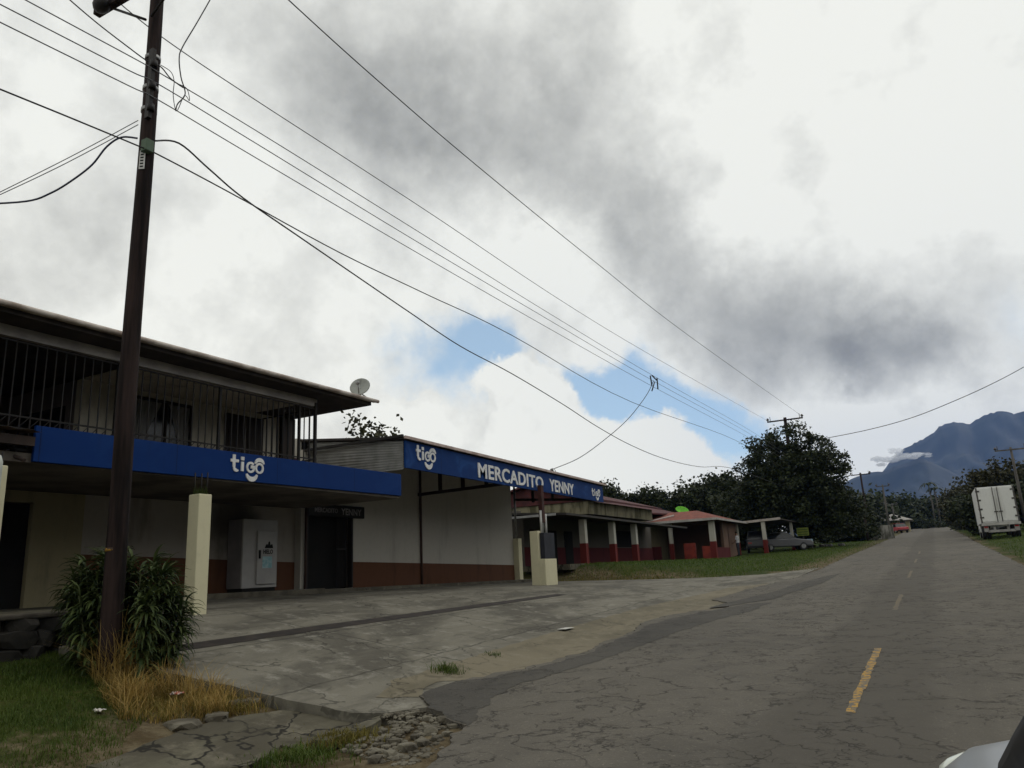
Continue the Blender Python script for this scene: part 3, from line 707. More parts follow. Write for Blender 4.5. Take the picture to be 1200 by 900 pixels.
logo(F1, -11.79, 10.28, 11.16, 3.63, 4.15)
F2 = thing('market_sign', (-11.8, 22, 4.3), 'long blue shop sign lettered MERCADITO YENNY with a logo at each end', 'sign')
b = MB(); b.hexa([(-11.86, 16.0, 4.40), (-11.8, 16.0, 4.40), (-11.8, 29.6, 4.235), (-11.86, 29.6, 4.235), (-11.86, 16.0, 5.12), (-11.8, 16.0, 5.12), (-11.8, 29.6, 4.90), (-11.86, 29.6, 4.90)])
b.build('panel', signblue('streaked blue sign face', (0.004, 0.030, 0.135), (0.018, 0.075, 0.25), .55), F2, bevel=.008)
place_text('lettering', 'MERCADITO', F2, -11.79, 19.62, 24.02, 4.44, 4.90, 4.38, 4.81, m_letter, .022)
place_text('lettering', 'YENNY', F2, -11.79, 24.52, 26.62, 4.37, 4.80, 4.345, 4.755, m_letter, .022)
logo(F2, -11.79, 16.42, 17.36, 4.44, 5.08)
logo(F2, -11.79, 28.35, 29.25, 4.27, 4.76)

# ------------------------------------------------------------------ market hall
H = thing('market_hall', (WX, 22, 1.35), 'white walled market hall with brown dado and open sided sloping roof', 'building')
b = MB(); b.box(WX - .2, WX, 17.9, 27.85, 1.1, 5.25); b.box(WX - .2, WX, 15.8, 15.96, 1.1, 5.25); b.box(WX - .2, WX, 15.96, 17.9, 3.78, 5.25)
b.box(-22, WX - .2, 27.65, 27.85, 1.1, 5.6); b.box(-22, WX - .2, 15.8, 15.95, 1.1, 5.6); b.box(-22.2, -22, 15.8, 27.85, 1.1, 5.6)
b.build('wall', m_white, H)
b = MB(); b.hexa([(WX + .003, 17.92, 1.3), (WX + .012, 17.92, 1.3), (WX + .012, 27.85, 1.2), (WX + .003, 27.85, 1.2), (WX + .003, 17.92, 2.15), (WX + .012, 17.92, 2.15), (WX + .012, 27.85, 1.90), (WX + .003, 27.85, 1.90)])
b.build('brown_dado', m_brown, H)
b = MB(); b.tube([(WX + .05, 21.35, 1.3), (WX + .05, 21.35, 5.2)], .04); b.build('downpipe', M('brown pipe', (0.07, 0.04, 0.03)), H)
b = MB(); b.hexa([(WX, 15.8, 1.2), (WX + .75, 15.8, 1.2), (WX + .75, 28.4, 1.1), (WX, 28.4, 1.1), (WX, 15.8, 1.43), (WX + .75, 15.8, 1.43), (WX + .75, 28.4, 1.31), (WX, 28.4, 1.31)])
b.build('plinth', concrete('plinth concrete', (0.15, 0.135, 0.105), (0.08, 0.07, 0.055), (0.2, 0.18, 0.14)), H, bevel=.02)
b = MB(); b.box(WX - .3, WX - .22, 15.98, 17.88, 1.3, 3.76); d_ = b.build('doorway', m_black, H)
for yy in (15.98, 17.84):
    b = MB(); b.box(WX - .1, WX + .04, yy, yy + .06, 1.43, 3.75); b.build('jamb', m_iron, d_)
b = MB(); b.box(WX - .085, WX - .055, 17.28, 17.8, 2.5, 2.54)
for i in range(9): b.box(WX - .08, WX - .06, 17.3 + i * .06, 17.315 + i * .06, 1.44, 3.7)
b.build('door_grille', m_iron, d_)
ov = MB(); ov.box(WX + .02, WX + .10, 15.95, 18.35, 3.42, 3.76)
OS = thing('door_sign', (WX + .06, 17.1, 3.5), 'narrow black sign board hung over the dark doorway', 'sign')
ov.build('board', m_black, OS, bevel=.01)
place_text('lettering', 'MERCADITO', OS, WX + .102, 16.2, 17.15, 3.53, 3.66, 3.53, 3.66, M('dim lettering', (0.14, 0.13, 0.13)), .02, .004)
place_text('lettering', 'YENNY', OS, WX + .102, 17.3, 18.2, 3.49, 3.68, 3.49, 3.68, M('dim lettering2', (0.22, 0.21, 0.21)), .02, .004)
# roof: front edge follows the sign, rises to the back
def rooft(y): return lerp(5.14, 4.92, (y - 16) / 13.6)
b = MB(); b.hexa([(-22.2, 15.9, rooft(15.9) + 1.1), (-11.75, 15.9, rooft(15.9)), (-11.75, 29.75, rooft(29.75)), (-22.2, 29.75, rooft(29.75) + 1.1), (-22.2, 15.9, rooft(15.9) + 1.16), (-11.75, 15.9, rooft(15.9) + .06), (-11.75, 29.75, rooft(29.75) + .06), (-22.2, 29.75, rooft(29.75) + 1.16)])
b.build('roof', m_soffit, H)
b = MB(); b.hexa([(-11.76, 15.88, rooft(15.88) + .01), (-11.70, 15.88, rooft(15.88) + .01), (-11.70, 29.8, rooft(29.8) + .01), (-11.76, 29.8, rooft(29.8) + .01), (-11.76, 15.88, rooft(15.88) + .085), (-11.70, 15.88, rooft(15.88) + .085), (-11.70, 29.8, rooft(29.8) + .085), (-11.76, 29.8, rooft(29.8) + .085)])
b.build('roof_edge', M('pinkish flashing', (0.50, 0.40, 0.36), (0.33, 0.25, 0.22), 3), H)
# corrugated side cladding, ribs along X
b = MB(); rows = []
n = 36
for i in range(n + 1):
    z0 = 4.36; y_ = 16.0 - .018 * math.sin(i * math.pi / 1.5)
    rows.append([(-11.87, y_, lerp(z0, rooft(16) - .02, i / n)), (-15.2, y_, lerp(z0 + .0, rooft(16) + .33, i / n))])
b.grid(rows); o = b.build('side_cladding', m_zinc, H, smooth=True); o.modifiers.new('s', 'SOLIDIFY').thickness = .004
b = MB(); b.box(-15.4, -11.8, 15.86, 15.93, 5.2, 5.27); b.build('roof_batten', m_iron, H)
# trusses between wall and sign
for yy in (21.3, 28.1):
    b = MB(); zf = rooft(yy) - .72
    b.hexa([(-15.2, yy - .04, 4.28 if yy < 25 else 4.5), (-11.9, yy - .04, zf), (-11.9, yy + .04, zf), (-15.2, yy + .04, 4.28 if yy < 25 else 4.5), (-15.2, yy - .04, 4.38 if yy < 25 else 4.6), (-11.9, yy - .04, zf + .1), (-11.9, yy + .04, zf + .1), (-15.2, yy + .04, 4.38 if yy < 25 else 4.6)])
    b.hexa([(-15.2, yy - .04, rooft(yy) + .18), (-11.9, yy - .04, rooft(yy) - .12), (-11.9, yy + .04, rooft(yy) - .12), (-15.2, yy + .04, rooft(yy) + .18), (-15.2, yy - .04, rooft(yy) + .28), (-11.9, yy - .04, rooft(yy) - .02), (-11.9, yy + .04, rooft(yy) - .02), (-15.2, yy + .04, rooft(yy) + .28)])
    for xx in (-14.3, -13.4, -12.5): b.box(xx - .06, xx + .06, yy - .03, yy + .03, 4.36, rooft(yy) + .05)
    b.build('truss', M('truss steel', (0.035, 0.025, 0.02)), H)
b = MB(); b.box(WX - .1, WX + .22, 27.9, 28.2, 1.1, 2.95); b.build('end_pillar', m_ccol, H, bevel=.015)
b = MB(); b.tube([(WX + .06, 28.05, 2.95), (WX + .06, 28.05, 5.1)], .045); b.build('end_post', m_galv, H)
# meter pillar
MPx, MPy = -11.55, 23.4
P = thing('meter_pillar', (MPx, MPy, 1.15), 'cream concrete pillar with dark meter box and rusty service mast', 'pillar')
b = MB(); b.box(MPx - .33, MPx - .02, MPy - .45, MPy - .1, 1.0, 2.92); b.build('tall_slab', m_ccol, P, bevel=.015)
b = MB(); b.box(MPx - .02, MPx + .2, MPy - .45, MPy + .42, 1.0, 2.0); b.build('low_block', m_ccol, P, bevel=.015)
b = MB(); b.box(MPx - .01, MPx + .16, MPy - .36, MPy + .42, 2.01, 2.85); b.build('meter_box', M('dark meter box', (0.025, 0.027, 0.036)), P, bevel=.01)
b = MB(); b.box(MPx - .07, MPx + .07, MPy - .2, MPy - .02, 3.2, 4.45); b.build('service_mast', m_rustred, P)
b = MB(); b.tube([(MPx, MPy - .2, 2.85), (MPx, MPy - .2, 3.6)], .045); b.tube([(MPx, MPy + .15, 2.85), (MPx, MPy + .15, 3.5)], .045); b.tube([(MPx, MPy - .05, 2.85), (MPx, MPy - .05, 4.3)], .02); b.build('conduit', M('white conduit', (0.55, 0.55, 0.53)), P)
# service head above the sign
sh = at(648, 552, X=-11.9)
T = thing('service_head', (sh.x, sh.y, 4.9), 'small grey cable weatherhead poking above the market sign', 'cable fitting')
b = MB(); b.tube([(sh.x, sh.y, 4.9), (sh.x, sh.y, sh.z - .05), (sh.x, sh.y - .06, sh.z + .06), (sh.x, sh.y - .18, sh.z + .03)], [.03, .03, .05, .03], 10); b.build('pipe', m_galv, T)
b = MB(); b.tube([(sh.x, sh.y - .18, sh.z + .03), (sh.x, sh.y + .1, sh.z + .1), (sh.x, sh.y + .35, sh.z - .08), (sh.x, sh.y + .4, sh.z - .3)], .012, 6); b.build('loop', m_wire, T)

# ------------------------------------------------------------------ ice freezer
fx0, fx1, fy0, fy1, fz0, fz1 = -15.15, -14.62, 13.25, 14.36, 1.5, 3.2
I = thing('ice_freezer', ((fx0 + fx1) / 2, 13.7, fz0), 'tall white outdoor ice freezer with one door against the shop wall', 'freezer')
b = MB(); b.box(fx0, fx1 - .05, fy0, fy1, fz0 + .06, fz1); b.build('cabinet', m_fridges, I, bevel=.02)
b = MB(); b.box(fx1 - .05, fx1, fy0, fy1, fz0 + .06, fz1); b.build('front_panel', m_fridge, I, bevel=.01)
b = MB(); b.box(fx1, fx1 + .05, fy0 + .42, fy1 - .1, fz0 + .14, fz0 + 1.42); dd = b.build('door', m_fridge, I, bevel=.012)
b = MB(); b.box(fx1 + .05, fx1 + .09, fy0 + .46, fy0 + .49, fz0 + .75, fz0 + .95); b.build('handle', m_black, dd)
b = MB(); b.box(fx1 + .051, fx1 + .054, fy0 + .58, fy1 - .22, fz0 + .52, fz0 + .80); b.build('sticker', M('pale blue picture', (0.22, 0.42, 0.46), (0.40, 0.55, 0.58), 9), dd)
place_text('lettering', 'HIELO', dd, fx1 + .053, fy0 + .60, fy1 - .2, fz0 + .86, fz0 + .97, fz0 + .86, fz0 + .97, m_black, .03, .002)
b = MB()
for (q, h) in ((.70, .1), (.78, .17), (.86, .1)): b.face([(fx1 + .053, fy0 + q - .06, fz0 + 1.0), (fx1 + .053, fy0 + q + .06, fz0 + 1.0), (fx1 + .053, fy0 + q + .03, fz0 + 1.0 + h), (fx1 + .053, fy0 + q - .02, fz0 + 1.0 + h * .9)])
b.build('emblem', m_black, dd)
b = MB(); b.box(fx0 + .02, fx1 - .02, fy0 + .03, fy1 - .03, fz0 - .1, fz0 + .06); b.build('base', m_black, I)
b = MB(); b.hexa([(WX, 10.5, 1.3), (WX + .9, 10.5, 1.3), (WX + .9, 15.79, 1.3), (WX, 15.79, 1.3), (WX, 10.5, 1.50), (WX + .9, 10.5, 1.50), (WX + .9, 15.79, 1.46), (WX, 15.79, 1.46)])
b.build('plinth', M('plinth', (0.13, 0.115, 0.085), (0.07, 0.06, 0.045), 3), S, bevel=.02)

# ------------------------------------------------------------------ near utility pole
def arm(mb, c, half, dirv, s=.055):
    d = Vector(dirv).normalized() * half; u = Vector((0, 0, 1)); w_ = d.normalized().cross(u); c = Vector(c)
    mb.hexa([c - d - u * s - w_ * s, c + d - u * s - w_ * s, c + d - u * s + w_ * s, c - d - u * s + w_ * s, c - d + u * s - w_ * s, c + d + u * s - w_ * s, c + d + u * s + w_ * s, c - d + u * s + w_ * s])
def insul(mb, p, s=1.0):
    x, y, z = p; mb.tube([(x, y, z), (x, y, z + .06 * s), (x, y, z + .06 * s), (x, y, z + .12 * s), (x, y, z + .12 * s), (x, y, z + .18 * s)], [.03 * s, .03 * s, .085 * s, .075 * s, .06 * s, .04 * s], 10)
PX, PY = -8.8, 6.0
AZ = 10.28
U = thing('utility_pole', (PX, PY, .7), 'tall dark wooden utility pole rising from the leafy bush', 'utility pole')
b = MB(); b.tube([(PX + .012 * math.sin(z_), PY, z_) for z_ in frange(.3, 10.7, .8)], [lerp(.128, .088, (z_ - .3) / 10.4) for z_ in frange(.3, 10.7, .8)], 20); b.build('shaft', m_pole, U)
b = MB(); arm(b, (PX + .1, PY - .14, AZ), 1.35, (1, 0, 0)); b.build('crossarm', m_pole, U, bevel=.01)
for sx in (-1, 1):
    b = MB(); b.tube([(PX + sx * .06, PY - .12, AZ - .62), (PX + sx * .85, PY - .12, AZ - .08)], .02, 6); b.build('brace', m_iron, U)
for dx_ in (-1.18, -.45, 1.25):
    b = MB(); b.tube([(PX + .1 + dx_, PY - .14, AZ + .05), (PX + .1 + dx_, PY - .14, AZ + .2)], .012, 6); insul(b, (PX + .1 + dx_, PY - .14, AZ + .15), 1.2); b.build('insulator', m_ceram, U)
b = MB(); b.ball((PX - 1.0, PY - .22, AZ - .02), (.15, .12, .12)); b.build('lightning_arrester', m_iron, U)
for z_ in (9.05, 8.55, 8.2):
    b = MB(); b.tube([(PX, PY, z_ - .03), (PX, PY, z_ + .03)], .106, 20); b.build('steel_band', m_galv, U)
b = MB(); b.box(PX + .08, PX + .16, PY - .12, PY - .06, 8.0, 9.1)
for z_ in (8.15, 8.5, 8.85): b.tube([(PX + .16, PY - .09, z_ - .05), (PX + .16, PY - .09, z_ + .05)], .05, 10)
b.build('spool_rack', m_iron, U)
b = MB(); jb = at(180, 174, X=PX + .12); b.box(PX + .08, PX + .2, PY - .14, PY - .02, jb.z - .12, jb.z + .06); b.build('junction_box', M('green fitting', (0.08, 0.12, 0.08)), U, bevel=.01)
pt_ = at(174, 192, X=PX + .05); b = MB(); b.hexa([(PX + .04, PY - .118, pt_.z - .14), (PX + .11, PY - .085, pt_.z - .14), (PX + .11, PY - .08, pt_.z - .14), (PX + .04, PY - .112, pt_.z - .14), (PX + .04, PY - .118, pt_.z + .14), (PX + .11, PY - .085, pt_.z + .14), (PX + .11, PY - .08, pt_.z + .14), (PX + .04, PY - .112, pt_.z + .14)])
pl_ = b.build('number_plate', M('white plate', (0.6, 0.6, 0.58)), U)
for k in range(6):
    b = MB(); z_ = pt_.z - .115 + k * .045; b.hexa([(PX + .055, PY - .1145, z_), (PX + .095, PY - .0955, z_), (PX + .095, PY - .0925, z_), (PX + .055, PY - .1115, z_), (PX + .055, PY - .1145, z_ + .022), (PX + .095, PY - .0955, z_ + .022), (PX + .095, PY - .0925, z_ + .022), (PX + .055, PY - .1115, z_ + .022)])
    b.build('digit', m_black, pl_)
b = MB(); pm = at(136, 644, X=PX); b.tube([(PX, PY, pm.z - .02), (PX, PY, pm.z + .02)], [.127, .127], 20); b.build('yellow_mark', M('yellow mark', (0.30, 0.17, 0.03), (0.05, 0.03, 0.02), 9, lo=.5, hi=.55), U)
# far pole behind the big tree
def far_pole(x, y, z0, z1, label, half=1.2, m=m_pole, r0=.16, r1=.10, arms=1, zarm=-.25, aname=(1, 0, 0)):
    u = thing('utility_pole', (x, y, z0), label, 'utility pole', 'utility poles along the road')
    b = MB(); b.tube([(x, y, z0 - .3), (x, y, (z0 + z1) / 2), (x, y, z1)], [r0, (r0 + r1) / 2, r1], 12); b.build('shaft', m, u)
    for k in range(arms):
        zz = z1 + zarm - k * .6
        b = MB(); arm(b, (x, y - .13, zz), half, aname, .06); b.build('crossarm', m, u)
        for s_ in (-1, 1):
            b = MB(); b.tube([(x + s_ * half * .82, y - .13, zz), (x + s_ * half * .82, y - .13, zz + .45)], .03, 6)
            insul(b, (x + s_ * half * .96, y - .13, zz + .05), 1.6); b.build('insulator', m_ceram, u)
    return u
p2 = at(920, 492, D=71)
U['group'] = 'utility poles along the road'
far_pole(p2.x, p2.y, gz(p2.x, p2.y), p2.z + .22, 'utility pole whose crossarm sticks out above the big dark tree', 1.6, r0=.2, r1=.14)
a_ = at(1008, 554, Y=110); far_pole(a_.x, 110, gz(a_.x, 110), a_.z, 'distant utility pole just right of the big dark tree, taller of the pair', 1.2, m_pole, .15, .11)
a_ = at(1034, 568, Y=125); far_pole(a_.x, 125, gz(a_.x, 125), a_.z, 'distant utility pole in front of the white roofed house', .9, m_polelt, .15, .11)
a_ = at(1045, 590, Y=150); far_pole(a_.x, 150, gz(a_.x, 150), a_.z, 'short pale utility pole beside the red car far down the road', .8, m_polelt, .17, .12)
a_ = at(1184, 524, Y=84); far_pole(a_.x, 84, gz(a_.x, 84), a_.z, 'pale utility pole behind the white box truck on the right verge', 1.3, m_polelt, .15, .10)

# ------------------------------------------------------------------ wires
def catm(pts, n=10):
    out = []
    for i in range(len(pts) - 1):
        p0 = pts[max(i - 1, 0)]; p1 = pts[i]; p2_ = pts[i + 1]; p3 = pts[min(i + 2, len(pts) - 1)]
        for k in range(n):
            t = k / n; out.append(0.5 * ((2 * p1) + (p2_ - p0) * t + (2 * p0 - 5 * p1 + 4 * p2_ - p3) * t * t + (3 * p1 - p0 - 3 * p2_ + p3) * t ** 3))
    out.append(pts[-1]); return out
def sagline(a, c, sag, n=24):
    return [a.lerp(c, i / n) - Vector((0, 0, 4 * sag * (i / n) * (1 - i / n))) for i in range(n + 1)]
def wire(label, pts, r=.012, m=m_wire, name='overhead_wire', group='overhead wires'):
    b_ = MB(); b_.tube(pts, r, 6); return tag(b_.build(name, m), label, 'wire', group)
B0 = Vector((PX - .1, -46, 9.0))
# primaries: pole 1 arm to pole 2 arm
ins = [Vector((PX + .1 + d, PY - .14, AZ + .33)) for d in (-1.18, 1.25)]
e0 = at(901, 494, D=71); e1 = at(939, 487, D=71)
back = Vector((0, -52, -1.6))
wire('thin high primary wire from the arm of the near pole left end', sagline(ins[0] + back, ins[0], .5) + catm([ins[0], at(192, 45, X=PX - .95), at(300, 117.5, X=PX - .9), at(480, 234, X=PX - .9), at(735, 400, X=lerp(PX - .9, e0.x, .5)), e0], 8)[1:], .009, m_wire2)
wire('uppermost long wire crossing the grey cloud to the far crossarm', catm([at(240, -93, X=-7.4), at(335, -3, X=-7.4), at(440, 92, X=-7.45), at(560, 195, X=-7.5), at(700, 309, X=lerp(-7.4, e1.x, .25)), at(815, 399, X=lerp(-7.4, e1.x, .55)), e1], 8), .010, m_wire)
# secondaries
sec = [([(30, 0), (160, 70), (188, 86), (300, 153), (480, 265), (640, 365), (765, 440), (880, 505)], 'highest of the three bundled low voltage wires by the shop'),
       ([(0, 5), (150, 82), (188, 100), (300, 168), (480, 278), (640, 373), (765, 446), (878, 508)], 'middle of the three bundled low voltage wires by the shop'),
       ([(0, 26), (150, 100), (187, 118), (300, 185), (480, 291), (640, 383), (765, 453), (876, 512)], 'lowest of the three bundled low voltage wires by the shop')]
for pts, lab in sec:
    P3 = [at(*p, X=lerp(PX + .17, p2.x + .15, clamp((p[0] - 188) / 700) ** 2)) for p in pts]; P3.append(Vector((p2.x + .15, p2.y, P3[-1].z - .1)))
    P3 = [P3[0] + (P3[0] - P3[1]) * 4] + P3
    wire(lab, catm(P3, 6), .008, m_wire2)
P3 = [at(*p, X=lerp(PX + .15, p2.x, clamp((p[0] - 185) / 680) ** 2)) for p in [(0, 104.5), (80, 137), (162, 171), (185, 181), (270, 226), (400, 297), (500, 345), (600, 393), (740, 471), (862, 516)]]; P3.append(Vector((p2.x, p2.y - .1, P3[-1].z - .2)))
wire('straight black telephone cable running from the near pole past the sign to the tree', catm([P3[0] + (P3[0] - P3[1]) * 3] + P3, 6), .0105)
P3 = [at(*p, X=lerp(PX + .12, -10.8, clamp((p[0] - 182) / 673))) for p in [(181, 165), (210, 168), (245, 198), (285, 232), (350, 277), (420, 325), (480, 366), (540, 406), (600, 438), (660, 474), (700, 500), (740, 522), (780, 538), (820, 547), (862, 550)]]; P3.append(Vector((p2.x, p2.y - .1, P3[-1].z + .1)))
wire('thick sagging twisted cable hanging lowest in front of the white cumulus cloud', catm(P3, 6), .0135)
P3 = [at(*p, X=lerp(PX, -10.5, (160 - p[0]) / 160)) for p in [(161, 162), (142, 161), (125, 172), (108, 193), (85, 211), (60, 226), (30, 236), (-40, 240)]]
wire('drooping blue grey cable curving away left of the near pole', catm(P3, 6), .013, M('blue cable', (0.045, 0.05, 0.09)))
for k, (a, c_, d, lab) in enumerate([((162, 141), (80, 185), (-30, 240), 'upper of two very thin pale wires left of the near pole'), ((162, 146), (70, 195), (-30, 242), 'lower of two very thin pale wires left of the near pole')]):
    wire(lab, catm([at(*a, X=PX - .1), at(*c_, X=PX - .9), at(*d, X=PX - 2.0)], 8), .006, m_wire2)
P3 = [at(*p, X=lerp(PX - .6, PX + .15, (p[0] - 60) / 130)) for p in [(55, -25), (82, 0), (115, 28), (150, 55), (172, 71), (188, 78), (200, 92), (215, 103)]]
wire('short slack wire slanting down behind the left end of the near crossarm', catm(P3, 6), .009)
P3 = [at(*p, X=PX + .5) for p in [(262, -30), (246, 0), (230, 28), (214, 55), (210, 68), (212, 90), (217, 110), (208, 122), (206, 130)]]
wire('loose twisted jumper cable hanging just right of the near pole top', catm(P3, 6), .009)
P3 = [at(*p, X=PX + .35) for p in [(188, 76), (200, 84), (204, 95), (203, 112), (207, 130), (216, 112), (222, 118), (219, 104), (208, 98)]]
wire('tangled thin loop of jumper wire right of the near pole', catm(P3, 6), .0055)
SX = lerp(PX + .17, p2.x + .15, ((765 - 188) / 700) ** 2); vs_ = at(766, 446, X=SX)
wire('service drop cable looping down from the bundled wires to the market roof', catm([vs_, at(757, 464, X=lerp(SX, -11.9, .1)), at(735, 492, X=lerp(SX, -11.9, .3)), at(705, 518, X=lerp(SX, -11.9, .58)), at(678, 537, X=lerp(SX, -11.9, .8)), at(650, 549, X=-11.9)], 6), .014)
b = MB()
for p, q in (((762, 440), (764, 452)), ((764, 440), (770, 446)), ((770, 443), (771, 456)), ((767, 448), (764, 458))): b.tube([at(*p, X=SX), at(*q, X=SX)], .03, 6)
tag(b.build('wire_clamp', m_iron), 'cluster of dark clamps where the service drop leaves the bundled wires', 'wire clamp')
P3 = [Vector((p2.x + .1, p2.y, at(930, 521, D=71).z)), at(965, 514, D=70), at(1020, 503, D=66), at(1070, 489, D=64), at(1118, 470, D=63), at(1160, 451, D=63), at(1200, 430, D=64), at(1260, 395, D=66)]
wire('dark cable rising to the right above the blue mountain', catm(P3, 6), .03, m_wire)

# ------------------------------------------------------------------ roadside restaurants
def rwcol(x, y, z0, z1, s, parent):
    b_ = MB(); h = s / 2; zm = lerp(z0, z1, .46)
    b_.box(x - h, x + h, y - h, y + h, zm, z1); o_ = b_.build('column', m_whitecol, parent)
    b_ = MB(); b_.box(x - h - .01, x + h + .01, y - h - .01, y + h + .01, z0 - .2, zm); b_.build('red_base', m_red, o_)
m_whitecol = wallmat('white column paint', (0.40, 0.385, 0.34), (0.25, 0.22, 0.16))
A = thing('veranda_shop', (-15, 36, 1.83), 'low dark open shop with red and white veranda columns beside the market', 'building')
b = MB(); b.box(-17.6, -17.4, 33, 52, 1.6, 4.2); b.box(-24, -17.6, 33, 33.2, 1.6, 4.5); b.build('wall', wallmat('veranda wall', (0.10, 0.09, 0.078)), A)
b = MB(); b.box(-17.398, -17.37, 33, 52, 1.7, 2.75); b.build('red_dado', m_redw, A)
for y0, y1, z0, z1 in ((33.6, 36.6, 1.85, 3.6), (44.5, 49, 2.8, 3.8), (37.6, 38.6, 1.85, 3.6)):
    b = MB(); b.box(-17.396, -17.36, y0, y1, z0, z1); b.build('opening', m_black, A)
b = MB(); b.hexa([(-18.2, 31.7, 4.30), (-14.5, 31.7, 4.02), (-14.5, 51, 3.88), (-18.2, 51, 4.25), (-18.2, 31.7, 4.38), (-14.5, 31.7, 4.12), (-14.5, 51, 3.98), (-18.2, 51, 4.33)]); b.build('veranda_roof', M('dark roof edge', (0.04, 0.035, 0.032)), A)
b = MB(); b.box(-18.3, -15.0, 31.64, 31.70, 4.03, 4.13); b.build('white_fascia', M('white fascia', (0.42, 0.42, 0.42)), A)
for y_ in (34.66, 38.5, 41.9): rwcol(-15, y_, 1.83, 3.95, .3, A)
b = MB(); b.box(-22, -15.2, 36, 46, 4.3, 4.95); b.build('upper_wall', wallmat('mouldy cream', (0.21, 0.19, 0.125), (0.06, 0.055, 0.03), .45, .6, .9), A)
b = MB(); b.prism([(-14.7, 35.5, 4.92), (-14.7, 46.5, 4.92), (-18.5, 46.5, 6.0), (-18.5, 35.5, 5.95)], (0, 0, .1)); b.prism([(-22.5, 35.5, 4.92), (-18.5, 35.5, 5.95), (-18.5, 46.5, 6.0), (-22.5, 46.5, 4.92)], (0, 0, .1)); b.prism([(-22, 35.9, 4.95), (-15.2, 35.9, 4.95), (-18.5, 35.9, 5.95)], (0, .1, 0)); b.build('roof', m_maroon, A)
b = MB(); b.box(-17.3, -14.7, 32.2, 34.0, 1.6, 1.85); b.build('step', m_conc2, A)
# long rear wing
A2 = thing('rear_wing_house', (-20, 54, 1.83), 'cream house wing with long maroon roof between the two roadside shops', 'building')
b = MB(); b.box(-24, -18.3, 47, 60, 1.7, 5.0); b.build('wall', m_cream, A2)
b = MB(); b.prism([(-17.6, 46.8, 5.0), (-17.6, 61, 5.35), (-21, 61, 6.4), (-21, 46.8, 6.0)], (0, 0, .1)); b.prism([(-24.5, 46.8, 5.0), (-21, 46.8, 6.0), (-21, 61, 6.4), (-24.5, 61, 5.35)], (0, 0, .1)); b.build('roof', m_maroon, A2)
# red-roofed restaurant
B = thing('red_roof_restaurant', (-15, 57, 1.83), 'small restaurant with hipped red roof and red half walls', 'building')
b = MB(); b.box(-24, -13.6, 58.5, 58.7, 1.7, 4.4); b.box(-13.8, -13.6, 57, 62, 1.7, 4.4); b.box(-24, -23.8, 53.2, 58.5, 1.7, 4.4); b.build('wall', wallmat('dim brown wall', (0.16, 0.10, 0.075)), B)
for q in ((-24, -17.2, 53.3, 53.45, 1.7, 2.85), (-13.6, -13.45, 53.4, 58, 1.7, 2.6)):
    b = MB(); b.box(*q); b.build('half_wall', m_redw, B)
for q in ((-15.45, -14.65, 53.0, 53.2, 1.7, 2.95), (-14.2, -13.55, 53.1, 53.3, 1.7, 2.7)):
    b = MB(); b.box(*q); b.build('half_wall', M('bright red paint', (0.24, 0.036, 0.022), (0.16, 0.024, 0.016)), B)
for x_, y_, s_ in ((-13.42, 53.2, .36), (-16.35, 53.2, .24), (-19.6, 53.2, .24), (-13.6, 61.5, .26)): rwcol(x_, y_, 1.83, 4.36, s_, B)
ez, pk = 4.42, 5.35
c0, c1, c2, c3 = (-24.4, 52.6, ez), (-12.9, 52.6, ez), (-12.9, 62.3, ez), (-24.4, 62.3, ez); r0, r1 = (-20, 57.5, pk), (-15.5, 57.5, pk)
b = MB()
for q in ((c0, c1, r1, r0), (c1, c2, r1), (c2, c3, r0, r1), (c3, c0, r0)): b.prism(q, (0, 0, .08))
b.build('roof', m_tile, B)
b = MB(); b.box(-24.4, -12.9, 52.5, 52.58, ez - .02, ez + .14); b.box(-12.88, -12.8, 52.5, 62.3, ez - .02, ez + .12); b.build('white_gutter', M('gutter', (0.36, 0.34, 0.32)), B)
b = MB(); b.tube([(-18.4, 52.7, 4.5), (-16.6, 55.2, 5.05)], .07, 6); b.build('roof_ridge_cap', M('pale ridge', (0.4, 0.36, 0.33)), B)
# green dish on that roof
dish('satellite_dish', (-17.2, 59.5, 4.98), (.35, -.45, .85), .56, M('lime green dish', (0.10, 0.36, 0.012), (0.07, 0.27, 0.010)), 'bright lime green satellite dish on the red hipped roof', False)
# carport
K = thing('carport', (-12, 64, 1.95), 'open carport with pale flat roof edge and red footed columns', 'carport')
b = MB(); b.hexa([(-14.2, 61.9, 4.40), (-10.3, 61.9, 4.56), (-10.3, 70, 4.56), (-14.2, 70, 4.40), (-14.2, 61.9, 4.48), (-10.3, 61.9, 4.64), (-10.3, 70, 4.64), (-14.2, 70, 4.48)]); b.build('roof', m_soffit, K)
b = MB(); b.hexa([(-14.2, 61.82, 4.38), (-10.28, 61.82, 4.54), (-10.28, 61.88, 4.54), (-14.2, 61.88, 4.38), (-14.2, 61.82, 4.56), (-10.28, 61.82, 4.72), (-10.28, 61.88, 4.72), (-14.2, 61.88, 4.56)]); b.build('roof_edge', M('pale carport edge', (0.36, 0.32, 0.29)), K)
rwcol(-11.65, 62.1, 1.95, 4.46, .28, K); rwcol(-10.6, 68.5, 1.95, 4.55, .22, K)

